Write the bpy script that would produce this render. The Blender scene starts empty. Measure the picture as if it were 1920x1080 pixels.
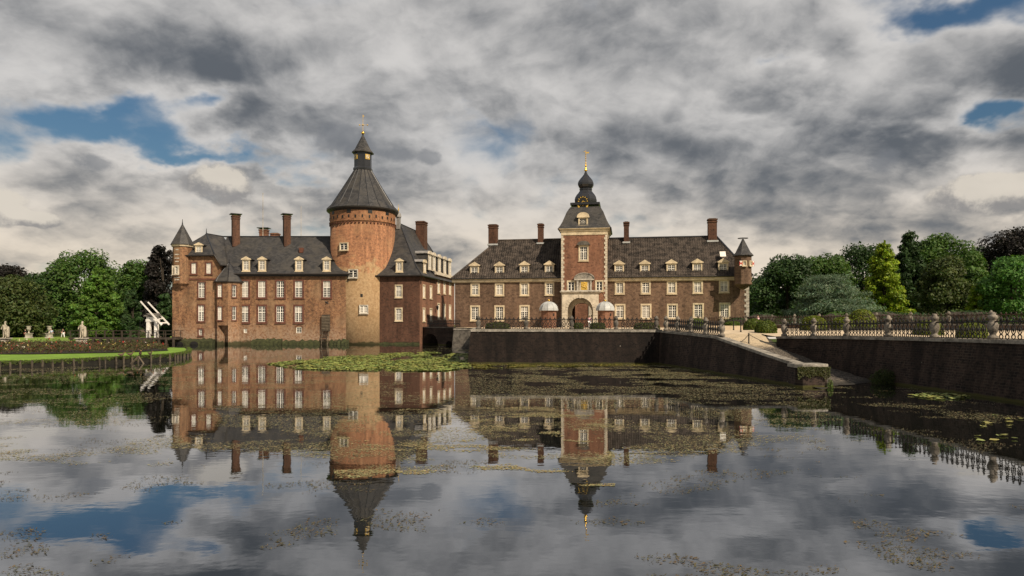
import bpy, math, random
import numpy as np
from mathutils import Vector, Matrix, noise

R = math.radians
random.seed(7)
rng = np.random.default_rng(7)
SC = bpy.context.scene
COL = SC.collection

# ------------------------------------------------------------------ camera
EYE, HOR, F = 3.2, 608.0, 1280.0          # eye height above the moat, horizon row, focal length in photo pixels
cam_d = bpy.data.cameras.new('camera')
cam = bpy.data.objects.new('camera', cam_d)
COL.objects.link(cam)
cam.location = (0, 0, EYE)
cam.rotation_euler = (R(90), 0, 0)
cam_d.sensor_width = 36.0
cam_d.lens = 24.0
cam_d.shift_y = (HOR - 540.0) / 1920.0
cam_d.clip_start = 0.1
cam_d.clip_end = 5000
SC.camera = cam

# ------------------------------------------------------------------ light
SUN_AZ, SUN_EL = 138.0, 41.0              # clockwise from +Y (the view direction), elevation
sd = Vector((math.sin(R(SUN_AZ)) * math.cos(R(SUN_EL)), math.cos(R(SUN_AZ)) * math.cos(R(SUN_EL)), math.sin(R(SUN_EL))))
sun_l = bpy.data.lights.new('sun', 'SUN')
sun_l.energy = 5.0
sun_l.angle = R(0.5)
sun_l.color = (1.0, 0.86, 0.68)
sun = bpy.data.objects.new('sun', sun_l)
COL.objects.link(sun)
sun.rotation_euler = sd.to_track_quat('Z', 'Y').to_euler()
SC.view_settings.view_transform = 'Standard'
SC.view_settings.look = 'None'
SC.view_settings.exposure = 0.40
SC.view_settings.gamma = 1.0
SC.view_settings.use_curve_mapping = False
SC.cycles.max_bounces = 6
SC.cycles.diffuse_bounces = 3
SC.cycles.glossy_bounces = 3
SC.cycles.transmission_bounces = 3


class NT:
    """small helper for node trees"""
    def __init__(s, tree):
        s.t = tree
        s.n = tree.nodes
        s.l = tree.links

    def node(s, typ, **kw):
        n = s.n.new(typ)
        for k, v in kw.items():
            setattr(n, k, v)
        return n

    def put(s, sock, val):
        if isinstance(val, bpy.types.NodeSocket):
            s.l.new(val, sock)
        elif val is not None:
            sock.default_value = val

    def math(s, op, a, b=None, c=None, clamp=False):
        n = s.node('ShaderNodeMath', operation=op, use_clamp=clamp)
        s.put(n.inputs[0], a)
        if b is not None: s.put(n.inputs[1], b)
        if c is not None: s.put(n.inputs[2], c)
        return n.outputs[0]

    def vmath(s, op, a, b=None):
        n = s.node('ShaderNodeVectorMath', operation=op)
        s.put(n.inputs[0], a)
        if b is not None: s.put(n.inputs[1], b)
        return n.outputs['Value'] if op in ('LENGTH', 'DOT_PRODUCT', 'DISTANCE') else n.outputs[0]

    def mix(s, fac, a, b, blend='MIX'):
        n = s.node('ShaderNodeMix', data_type='RGBA', blend_type=blend)
        s.put(n.inputs[0], fac)
        s.put(n.inputs[6], a if isinstance(a, bpy.types.NodeSocket) else (*a[:3], 1))
        s.put(n.inputs[7], b if isinstance(b, bpy.types.NodeSocket) else (*b[:3], 1))
        return n.outputs[2]

    def noise(s, vec, scale, detail=4, rough=0.55, dist=0.0, out='Fac'):
        n = s.node('ShaderNodeTexNoise')
        s.put(n.inputs['Vector'], vec)
        n.inputs['Scale'].default_value = scale
        n.inputs['Detail'].default_value = detail
        n.inputs['Roughness'].default_value = rough
        n.inputs['Distortion'].default_value = dist
        return n.outputs[0] if out == 'Fac' else n.outputs[1]

    def remap(s, v, a, b, c=0.0, d=1.0, smooth=True):
        n = s.node('ShaderNodeMapRange')
        n.interpolation_type = 'SMOOTHSTEP' if smooth else 'LINEAR'
        s.put(n.inputs[0], v)
        for i, q in enumerate((a, b, c, d)):
            s.put(n.inputs[1 + i], q)
        return n.outputs[0]

    def comb(s, x, y, z):
        n = s.node('ShaderNodeCombineXYZ')
        for i, q in enumerate((x, y, z)):
            s.put(n.inputs[i], q)
        return n.outputs[0]

    def sep(s, v):
        n = s.node('ShaderNodeSeparateXYZ')
        s.put(n.inputs[0], v)
        return n.outputs


# ------------------------------------------------------------------ sky: Nishita blue behind broken cloud layers
world = bpy.data.worlds.new('World')
SC.world = world
world.use_nodes = True
wt = NT(world.node_tree)
wt.n.clear()
sky = wt.node('ShaderNodeTexSky', sky_type='NISHITA')
sky.sun_disc = False
sky.sun_elevation = R(SUN_EL)
sky.sun_rotation = R(SUN_AZ)
sky.air_density = 1.6
sky.dust_density = 0.6
sky.ozone_density = 3.0
tc = wt.node('ShaderNodeTexCoord')
dx, dy, dz = wt.sep(tc.outputs['Generated'])[:3]
zc = wt.math('ADD', wt.math('MAXIMUM', dz, 0.0), 0.42)
u = wt.math('DIVIDE', dx, zc)
v = wt.math('DIVIDE', dy, zc)
p = wt.comb(u, v, 3.7)
az = wt.math('ARCTAN2', dx, dy)
el = wt.math('ARCSINE', dz)
azel = wt.comb(az, el, 0.0)
warp = wt.noise(p, 3.0, 6, 0.55, out='Color')
wv = wt.vmath('SUBTRACT', warp, (0.5, 0.5, 0.5))
azelw = wt.vmath('ADD', azel, wt.vmath('MULTIPLY', wv, (0.46, 0.24, 0.0)))
pw_ = wt.vmath('ADD', p, wt.vmath('MULTIPLY', wv, (0.16, 0.16, 0.0)))


def skyblob(px, py, w, h, amp, vec=azelw):
    """a soft ellipse in azimuth and elevation where this day's cloud layer is thicker or thinner"""
    a = math.atan2(px - 960, F)
    e = math.atan2(HOR - py, math.hypot(px - 960, F))
    d = wt.vmath('LENGTH', wt.vmath('MULTIPLY', wt.vmath('SUBTRACT', vec, (a, e, 0)), (F / w, F / h, 0)))
    return wt.math('MULTIPLY', wt.remap(d, 0.0, 1.0, 1.0, 0.0), amp)


def total(blobs):
    s = None
    for b in blobs:
        s = b if s is None else wt.math('ADD', s, b)
    return s


def puff(vec, scale):
    """heaped, cauliflower-like cloud tops"""
    n = wt.node('ShaderNodeTexVoronoi', voronoi_dimensions='2D', feature='SMOOTH_F1', normalize=True)
    wt.put(n.inputs['Vector'], vec)
    n.inputs['Scale'].default_value = scale
    n.inputs['Detail'].default_value = 2.0
    n.inputs['Roughness'].default_value = 0.52
    n.inputs['Lacunarity'].default_value = 2.3
    n.inputs['Smoothness'].default_value = 0.7
    return wt.math('SUBTRACT', 1.0, n.outputs['Distance'])


n_big = wt.noise(pw_, 1.7, 8, 0.54, 0.0)
n_off = wt.noise(wt.vmath('ADD', pw_, (0.035, -0.06, 0.03)), 1.7, 8, 0.54, 0.0)
n_mid = puff(pw_, 4.2)
n_mof = puff(wt.vmath('ADD', pw_, (0.028, -0.05, 0.0)), 4.2)
thick_bias = total([skyblob(*b) for b in (
    # gaps of blue
    (210, 190, 190, 75, -0.28), (150, 230, 180, 70, -0.20), (330, 300, 280, 54, -0.36), (540, 322, 240, 36, -0.20), (370, 180, 110, 60, -0.36), (610, 250, 160, 40, -0.08),
    (1790, 0, 200, 60, -0.40), (1800, 190, 150, 50, -0.34), (1900, 215, 140, 60, -0.42), (1690, 240, 80, 26, -0.16), (1470, 118, 50, 26, -0.16), (868, 208, 40, 18, -0.08),
    # heavy banks
    (560, 90, 600, 150, 0.24), (1000, 50, 460, 120, 0.26), (1290, 250, 420, 120, 0.24), (1560, 310, 300, 110, 0.20), (1560, 425, 430, 60, 0.18), (240, 75, 400, 80, 0.18), (1880, 405, 160, 45, 0.16),
    (430, 228, 240, 50, 0.16), (620, 360, 320, 60, 0.10), (120, 140, 260, 40, 0.10),
    (120, 345, 300, 60, 0.12), (1640, 110, 280, 120, 0.05), (30, 390, 90, 45, 0.14), (1200, 400, 500, 120, 0.06))])
n_hi = wt.noise(pw_, 7.5, 6, 0.60, 0.0)
n_hof = wt.noise(wt.vmath('ADD', pw_, (0.012, -0.022, 0.0)), 7.5, 6, 0.60, 0.0)
n_wide = wt.math('ADD', 0.45, wt.math('MULTIPLY', wt.math('SUBTRACT', n_big, 0.5), 1.45))
thick = wt.math('ADD', wt.math('ADD', wt.math('ADD', n_wide, thick_bias), wt.math('MULTIPLY', wt.math('SUBTRACT', n_hi, 0.5), 0.12)), wt.math('MULTIPLY', wt.math('SUBTRACT', n_mid, 0.62), 0.45))
mask = wt.remap(thick, 0.20, 0.49)
glow = total([skyblob(*b) for b in (
    (830, 105, 130, 70, 0.28), (1440, 140, 170, 60, 0.26), (1830, 355, 200, 60, 0.40), (1640, 100, 280, 110, 0.18), (430, 340, 120, 36, 0.32), (870, 470, 170, 60, 0.30), (1360, 480, 200, 70, 0.26), (30, 385, 90, 40, 0.25), (1100, 430, 460, 80, 0.24), (470, 215, 260, 60, 0.10))])
light = wt.math('ADD', wt.math('MULTIPLY', wt.math('SUBTRACT', n_big, n_off), 4.2), wt.math('MULTIPLY', wt.math('SUBTRACT', n_mid, n_mof), 1.3))
sh = wt.math('SUBTRACT', wt.math('ADD', 0.89, light), wt.math('MULTIPLY', wt.math('SUBTRACT', thick, 0.40), 1.75))
sh = wt.math('ADD', wt.math('ADD', sh, glow), wt.math('MULTIPLY', wt.math('SUBTRACT', n_hi, n_hof), 0.9))
low = wt.remap(el, 0.03, 0.26, 1.0, 0.0)
sh = wt.math('ADD', sh, wt.math('MULTIPLY', low, 0.22))
sh = wt.remap(sh, -0.10, 1.15, 0.0, 1.0)
c_dark = wt.mix(low, (0.088, 0.097, 0.110), (0.105, 0.115, 0.130))
c_lite = wt.mix(low, (0.49, 0.475, 0.46), (0.64, 0.55, 0.44))
cloud = wt.mix(sh, c_dark, c_lite)
# single small clouds drifting lower than the main layer: sunlit heaps and grey scud
azs = wt.vmath('ADD', azel, wt.vmath('MULTIPLY', wv, (0.10, 0.05, 0.0)))
fine = wt.math('MULTIPLY', wt.math('SUBTRACT', wt.noise(azel, 26.0, 6, 0.66), 0.46), 2.4)
for kind_, lst in (('heap', ((430, 352, 92, 46), (6, 388, 52, 44), (74, 407, 58, 20), (1850, 368, 130, 40))),
                   ('scud', ((640, 268, 92, 50), (738, 293, 52, 24), (797, 297, 34, 24), (180, 314, 58, 22), (1660, 298, 44, 26)))):
    bl_ = total([skyblob(*q, 1.0, azs) for q in lst])
    mk_ = wt.remap(wt.math('MULTIPLY', bl_, wt.math('ADD', 1.0, wt.math('MULTIPLY', fine, 1.5))), 0.16, 0.42 if kind_ == 'heap' else 0.80)
    if kind_ == 'heap':
        top_ = total([skyblob(q[0] + q[2] * 0.15, q[1] - q[3] * 0.35, q[2] * 0.95, q[3] * 0.85, 1.0, azs) for q in lst])
        cc_ = wt.mix(wt.remap(wt.math('ADD', top_, wt.math('MULTIPLY', fine, 0.9)), 0.05, 0.75), (0.22, 0.21, 0.205), (0.54, 0.49, 0.42))
    else:
        cc_ = (0.15, 0.157, 0.17)
    mk_ = wt.math('MULTIPLY', mk_, 0.88 if kind_ == 'heap' else 0.65)
    cloud = wt.mix(mk_, cloud, cc_)
    mask = wt.math('MAXIMUM', mask, mk_)
blue = wt.node('ShaderNodeBackground')
wt.put(blue.inputs[0], wt.mix(1.0, sky.outputs[0], (0.58, 0.78, 0.97), 'MULTIPLY'))
blue.inputs[1].default_value = 0.042
cl = wt.node('ShaderNodeBackground')
wt.put(cl.inputs[0], cloud)
cl.inputs[1].default_value = 1.0
mx = wt.node('ShaderNodeMixShader')
wt.put(mx.inputs[0], wt.math('MULTIPLY', mask, 0.97))
wt.l.new(blue.outputs[0], mx.inputs[1])
wt.l.new(cl.outputs[0], mx.inputs[2])
wo = wt.node('ShaderNodeOutputWorld')
wt.l.new(mx.outputs[0], wo.inputs[0])
world.cycles.sampling_method = 'MANUAL'
world.cycles.sample_map_resolution = 512

# ------------------------------------------------------------------ materials
MATS = {}


def new_mat(name):
    m = bpy.data.materials.new(name)
    m.use_nodes = True
    t = NT(m.node_tree)
    b = t.n['Principled BSDF']
    MATS[name] = m
    return m, t, b


def pos(t):
    return t.node('ShaderNodeNewGeometry').outputs['Position']


def bump(t, b, h, strength=0.4, dist=0.05):
    n = t.node('ShaderNodeBump')
    n.inputs['Strength'].default_value = strength
    n.inputs['Distance'].default_value = dist
    t.put(n.inputs['Height'], h)
    t.l.new(n.outputs[0], b.inputs['Normal'])


def plain(name, col, rough=0.7, var=0.25, scale=1.5, metal=0.0, bmp=0.0, spec=0.3):
    m, t, b = new_mat(name)
    P_ = pos(t)
    n = t.noise(P_, scale, 6, 0.65)
    n2 = t.noise(P_, scale * 7, 3, 0.6)
    k = t.math('ADD', t.remap(n, 0.3, 0.7, 1 - var, 1 + var), t.remap(n2, 0.3, 0.7, -var * 0.5, var * 0.5))
    mul = t.comb(k, k, k)
    t.put(b.inputs['Base Color'], t.mix(1.0, col, mul, 'MULTIPLY'))
    b.inputs['Roughness'].default_value = rough
    b.inputs['Metallic'].default_value = metal
    b.inputs['Specular IOR Level'].default_value = spec
    if bmp:
        bump(t, b, n2, bmp, 0.05)
    return m


def brick(name, cols, mortar, bw=0.26, bh=0.085, patch=0.5, patchcol=(0.3, 0.2, 0.14), pscale=0.35, speck=0.0, moss=None, rough=0.85, plaster=None, salt=None, streak=0.72, tone=0.68):
    """brickwork: courses, bricks of several firings, weathered patches"""
    m, t, b = new_mat(name)
    P_ = pos(t)
    x, y, z = t.sep(P_)[:3]
    run = t.math('ADD', x, t.math('MULTIPLY', y, 1.0))
    vec = t.comb(run, z, 0.0)
    br = t.node('ShaderNodeTexBrick')
    t.put(br.inputs['Vector'], vec)
    br.inputs['Color1'].default_value = (*cols[0], 1)
    br.inputs['Color2'].default_value = (*cols[1], 1)
    br.inputs['Mortar'].default_value = (*mortar, 1)
    br.inputs['Scale'].default_value = 1.0
    br.inputs['Mortar Size'].default_value = 0.016
    br.inputs['Mortar Smooth'].default_value = 0.3
    br.inputs['Bias'].default_value = 0.0
    br.inputs['Brick Width'].default_value = bw
    br.inputs['Row Height'].default_value = bh
    grain = t.noise(vec, 2.3, 6, 0.85)
    c = t.mix(t.remap(grain, 0.42, 0.60, 0.0, 0.95), br.outputs['Color'], cols[2])
    grain2 = t.noise(t.vmath('ADD', vec, (7.3, 2.1, 0.0)), 2.9, 5, 0.85)
    c = t.mix(t.remap(grain2, 0.52, 0.63, 0.0, 0.85), c, cols[3])
    pn = t.noise(P_, pscale, 6, 0.6, 0.6)
    c = t.mix(t.remap(pn, 0.46, 0.72, 0.0, patch), c, patchcol)
    st = t.noise(t.comb(run, t.math('MULTIPLY', z, 0.16), 1.0), 1.3, 5, 0.6)
    k = t.remap(st, 0.32, 0.70, 1.2, streak)
    c = t.mix(1.0, c, t.comb(k, k, k), 'MULTIPLY')
    if salt:
        sz, sc_ = salt
        e = t.math('ADD', z, t.math('MULTIPLY', t.math('SUBTRACT', t.noise(vec, 0.5, 7, 0.75), 0.5), sz * 2.0))
        c = t.mix(t.remap(e, sz * 0.1, sz, 0.75, 0.0), c, t.mix(t.remap(grain2, 0.45, 0.6), sc_, cols[0]))
    if plaster:
        col, z0, z1, amp = plaster
        edge = t.math('ADD', z, t.math('MULTIPLY', t.math('SUBTRACT', t.noise(vec, 0.42, 9, 0.80), 0.5), amp))
        pc = t.mix(t.remap(t.noise(vec, 2.0, 8, 0.9), 0.42, 0.62, 0.0, 0.85), col, (col[0] * 0.45, col[1] * 0.38, col[2] * 0.32))
        pc = t.mix(t.remap(t.noise(P_, 0.5, 7, 0.75), 0.45, 0.68, 0.0, 0.55), pc, (col[0] * 0.62, col[1] * 0.52, col[2] * 0.42))
        c = t.mix(t.remap(edge, z0, z1, 0.82, 0.0), c, pc)
    if speck:
        vo = t.node('ShaderNodeTexVoronoi')
        t.put(vo.inputs['Vector'], P_)
        vo.inputs['Scale'].default_value = 0.9
        c = t.mix(t.math('MULTIPLY', t.remap(vo.outputs['Distance'], 0.02, 0.055, 1.0, 0.0), speck), c, (0.36, 0.33, 0.27))
    if moss:
        mz, mc = moss
        e = t.math('ADD', z, t.math('MULTIPLY', t.math('SUBTRACT', t.noise(vec, 0.8, 5, 0.7), 0.5), mz * 2.2))
        c = t.mix(t.remap(e, mz * 0.4, mz, 0.92, 0.0), c, mc)
    c = t.mix(1.0, c, (tone, tone, tone), 'MULTIPLY')
    t.put(b.inputs['Base Color'], c)
    b.inputs['Roughness'].default_value = rough
    b.inputs['Specular IOR Level'].default_value = 0.2
    h = t.math('ADD', t.math('MULTIPLY', br.outputs['Fac'], -0.6), t.math('MULTIPLY', grain, 0.7))
    bump(t, b, h, 0.5, 0.03)
    return m


brick('brick_old', ((0.185, 0.078, 0.036), (0.120, 0.050, 0.026), (0.32, 0.175, 0.088), (0.038, 0.021, 0.014)), (0.20, 0.155, 0.105), 0.42, 0.14, 0.75, (0.27, 0.175, 0.100), 0.22, tone=0.82, salt=(4.2, (0.33, 0.25, 0.175)), moss=(0.75, (0.030, 0.034, 0.012)))
brick('brick_tower', ((0.235, 0.092, 0.042), (0.165, 0.064, 0.033), (0.34, 0.165, 0.082), (0.060, 0.030, 0.020)), (0.24, 0.17, 0.11), 0.42, 0.14, 0.5, (0.30, 0.175, 0.09), 0.3, tone=0.92, moss=(0.5, (0.06, 0.06, 0.025)), plaster=((0.40, 0.285, 0.155), 11.6, 13.0, 13.0))
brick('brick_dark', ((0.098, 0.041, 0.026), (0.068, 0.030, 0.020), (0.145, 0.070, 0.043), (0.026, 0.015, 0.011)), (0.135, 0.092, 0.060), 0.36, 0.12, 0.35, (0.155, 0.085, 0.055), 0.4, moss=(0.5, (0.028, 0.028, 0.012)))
brick('brick_gate', ((0.138, 0.076, 0.048), (0.092, 0.051, 0.034), (0.215, 0.138, 0.090), (0.032, 0.020, 0.015)), (0.170, 0.130, 0.090), 0.36, 0.12, 0.45, (0.20, 0.125, 0.080), 0.3, tone=0.76)
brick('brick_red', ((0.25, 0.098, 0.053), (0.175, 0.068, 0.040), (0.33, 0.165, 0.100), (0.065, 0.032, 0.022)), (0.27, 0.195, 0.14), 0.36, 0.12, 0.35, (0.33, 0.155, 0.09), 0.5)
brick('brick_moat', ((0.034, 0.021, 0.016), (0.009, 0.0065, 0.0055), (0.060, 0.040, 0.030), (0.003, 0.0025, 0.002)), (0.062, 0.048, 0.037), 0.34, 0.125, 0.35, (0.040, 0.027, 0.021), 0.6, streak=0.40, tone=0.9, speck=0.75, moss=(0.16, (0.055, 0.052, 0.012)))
brick('brick_terrace', ((0.016, 0.0095, 0.0075), (0.006, 0.0042, 0.0036), (0.032, 0.021, 0.016), (0.002, 0.0018, 0.0015)), (0.030, 0.023, 0.018), 0.34, 0.125, 0.35, (0.020, 0.0135, 0.011), 0.6, streak=0.40, speck=0.75, moss=(0.16, (0.055, 0.052, 0.012)))  # darker copy of the moat brick: damp, plus the shade of its facing
plain('brick_trim', (0.095, 0.037, 0.023), 0.85, 0.35, 2.0)
m, t, b = new_mat('slate')
P_ = pos(t)
x, y, z = t.sep(P_)[:3]
sv = t.comb(t.math('ADD', x, t.math('MULTIPLY', y, 0.6)), t.math('MULTIPLY', z, 1.0), 0.0)
br = t.node('ShaderNodeTexBrick')
t.put(br.inputs['Vector'], sv)
for q, c_ in (('Color1', (0.048, 0.045, 0.044)), ('Color2', (0.020, 0.020, 0.021)), ('Mortar', (0.005, 0.005, 0.005))):
    br.inputs[q].default_value = (*c_, 1)
br.inputs['Scale'].default_value = 1.0
br.inputs['Brick Width'].default_value = 0.42
br.inputs['Row Height'].default_value = 0.20
br.inputs['Mortar Size'].default_value = 0.018
br.inputs['Mortar Smooth'].default_value = 0.6
pn = t.noise(P_, 0.45, 6, 0.65, 0.5)
c = t.mix(t.remap(pn, 0.42, 0.66, 0.0, 0.65), br.outputs['Color'], (0.060, 0.053, 0.044))
c = t.mix(t.remap(t.noise(P_, 1.7, 6, 0.75), 0.55, 0.75, 0.0, 0.5), c, (0.022, 0.021, 0.021))
t.put(b.inputs['Base Color'], c)
b.inputs['Roughness'].default_value = 0.58
b.inputs['Specular IOR Level'].default_value = 0.3
bump(t, b, t.math('ADD', t.math('MULTIPLY', br.outputs['Fac'], -0.8), t.noise(P_, 3.0, 4, 0.6)), 0.5, 0.04)
plain('lead', (0.014, 0.014, 0.016), 0.32, 0.3, 1.0, spec=0.6)
plain('lead_pale', (0.33, 0.335, 0.325), 0.5, 0.18, 1.5)
plain('tile_brown', (0.050, 0.039, 0.031), 0.8, 0.75, 1.1, bmp=0.3)
plain('gutter', (0.020, 0.016, 0.013), 0.5, 0.2)
plain('white_paint', (0.68, 0.64, 0.56), 0.5, 0.08, 2.0)
plain('white_wood', (0.58, 0.55, 0.50), 0.6, 0.16, 2.0)
plain('cream', (0.46, 0.375, 0.25), 0.7, 0.25, 1.5)
plain('stone_white', (0.45, 0.39, 0.30), 0.75, 0.25, 1.2)
plain('stone_grey', (0.20, 0.18, 0.15), 0.85, 0.45, 1.6, bmp=0.4)
plain('lead_mid', (0.20, 0.19, 0.18), 0.6, 0.25, 1.5)
plain('stone_baluster', (0.15, 0.13, 0.105), 0.9, 0.55, 2.6, bmp=0.4)
plain('stone_post', (0.34, 0.305, 0.25), 0.85, 0.45, 2.2, bmp=0.3)
plain('stone_dark', (0.085, 0.075, 0.062), 0.9, 0.5, 1.8, bmp=0.4)
plain('stone_statue', (0.33, 0.29, 0.22), 0.8, 0.4, 2.5, bmp=0.3)
plain('iron', (0.012, 0.010, 0.009), 0.45, 0.4, 3.0, spec=0.4)
plain('iron_rust', (0.045, 0.026, 0.018), 0.6, 0.5, 3.0)
plain('wood_dark', (0.035, 0.026, 0.018), 0.8, 0.45, 2.0)
plain('wood_post', (0.085, 0.066, 0.044), 0.85, 0.45, 2.0)
plain('gold', (0.85, 0.52, 0.10), 0.28, 0.1, 2.0, metal=1.0)
plain('gold_paint', (0.50, 0.32, 0.06), 0.45, 0.1, 2.0)
plain('paint_and_hole_black', (0.012, 0.011, 0.010), 0.45, 0.1)  # paint on the clocks; elsewhere the darkness of openings put into the colour
plain('red_paint', (0.38, 0.025, 0.02), 0.5, 0.1)
plain('curtain', (0.30, 0.275, 0.235), 0.8, 0.2, 3.0)
plain('gravel', (0.44, 0.35, 0.24), 0.95, 0.16, 0.9, bmp=0.2)
plain('rubble', (0.17, 0.145, 0.11), 0.95, 0.6, 5.0, bmp=0.8)
plain('grass', (0.125, 0.215, 0.020), 0.9, 0.22, 0.5, bmp=0.3)
plain('grass_far', (0.13, 0.20, 0.025), 0.9, 0.3, 0.3)
plain('soil', (0.022, 0.018, 0.011), 0.95, 0.4, 2.0, bmp=0.5)
plain('pile_wood', (0.052, 0.042, 0.029), 0.9, 0.5, 2.0)
plain('gap_dark', (0.010, 0.009, 0.006), 0.95, 0.5, 2.5, bmp=0.5)  # darkness of the gaps between piles, put into the colour
plain('moss', (0.028, 0.031, 0.011), 0.95, 0.5, 2.5, bmp=0.6)
plain('bark', (0.035, 0.027, 0.019), 0.9, 0.4, 3.0, bmp=0.5)
plain('skin', (0.48, 0.28, 0.20), 0.6, 0.05)
plain('hair', (0.035, 0.022, 0.014), 0.7, 0.1)
for nm, c in (('cloth_white', (0.75, 0.74, 0.74)), ('cloth_black', (0.015, 0.015, 0.018)), ('cloth_red', (0.30, 0.04, 0.035)), ('cloth_blue', (0.36, 0.42, 0.52)), ('cloth_pink', (0.62, 0.38, 0.42)), ('cloth_grey', (0.14, 0.13, 0.13))):
    plain(nm, c, 0.85, 0.08)
plain('duck_brown', (0.075, 0.05, 0.032), 0.8, 0.3, 9.0)
plain('bill_yellow', (0.4, 0.25, 0.04), 0.5, 0.1)

m, t, b = new_mat('glass_dark')
b.inputs['Base Color'].default_value = (0.012, 0.012, 0.013, 1)
b.inputs['Roughness'].default_value = 0.06
b.inputs['Specular IOR Level'].default_value = 0.5
n = t.noise(pos(t), 1.1, 2, 0.5)
bump(t, b, n, 0.15, 0.02)

# leaves: colour per leaf from an attribute, light passing through
def leaf_mat(name, trans=0.3):
    m, t, b = new_mat(name)
    at = t.node('ShaderNodeAttribute', attribute_name='leafcol')
    t.put(b.inputs['Base Color'], at.outputs['Color'])
    b.inputs['Roughness'].default_value = 0.6
    b.inputs['Specular IOR Level'].default_value = 0.25
    tr = t.node('ShaderNodeBsdfTranslucent')
    t.put(tr.inputs[0], t.mix(1.0, at.outputs['Color'], (1.15, 1.25, 0.6), 'MULTIPLY'))
    ms = t.node('ShaderNodeMixShader')
    ms.inputs[0].default_value = trans
    t.l.new(b.outputs[0], ms.inputs[1])
    t.l.new(tr.outputs[0], ms.inputs[2])
    t.l.new(ms.outputs[0], t.n['Material Output'].inputs[0])
    return m


leaf_mat('leaf', 0.3)
leaf_mat('pad', 0.05)

# moat water: mirror that grows with the grazing angle over dark peaty water
m, t, b = new_mat('water')
P_ = pos(t)
b.inputs['Base Color'].default_value = (0.006, 0.0065, 0.0045, 1)
b.inputs['Roughness'].default_value = 0.3
b.inputs['Specular IOR Level'].default_value = 0.0
gl = t.node('ShaderNodeBsdfGlossy')
gl.inputs['Color'].default_value = (0.93, 0.95, 1.0, 1)
gl.inputs['Roughness'].default_value = 0.012
x, y, z = t.sep(P_)[:3]
w1 = t.noise(t.comb(t.math('MULTIPLY', x, 0.5), y, 0.0), 1.1, 3, 0.5)
w2 = t.noise(P_, 6.0, 2, 0.5)
bn = t.node('ShaderNodeBump')
bn.inputs['Strength'].default_value = 0.085
bn.inputs['Distance'].default_value = 0.035
t.put(bn.inputs['Height'], t.math('ADD', w1, t.math('MULTIPLY', w2, 0.12)))
t.l.new(bn.outputs[0], gl.inputs['Normal'])
fr = t.node('ShaderNodeFresnel')
fr.inputs['IOR'].default_value = 1.9
ms = t.node('ShaderNodeMixShader')
t.put(ms.inputs[0], t.remap(fr.outputs[0], 0.0, 0.66, 0.10, 0.84, smooth=False))
t.l.new(b.outputs[0], ms.inputs[1])
t.l.new(gl.outputs[0], ms.inputs[2])
t.l.new(ms.outputs[0], t.n['Material Output'].inputs[0])


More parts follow.
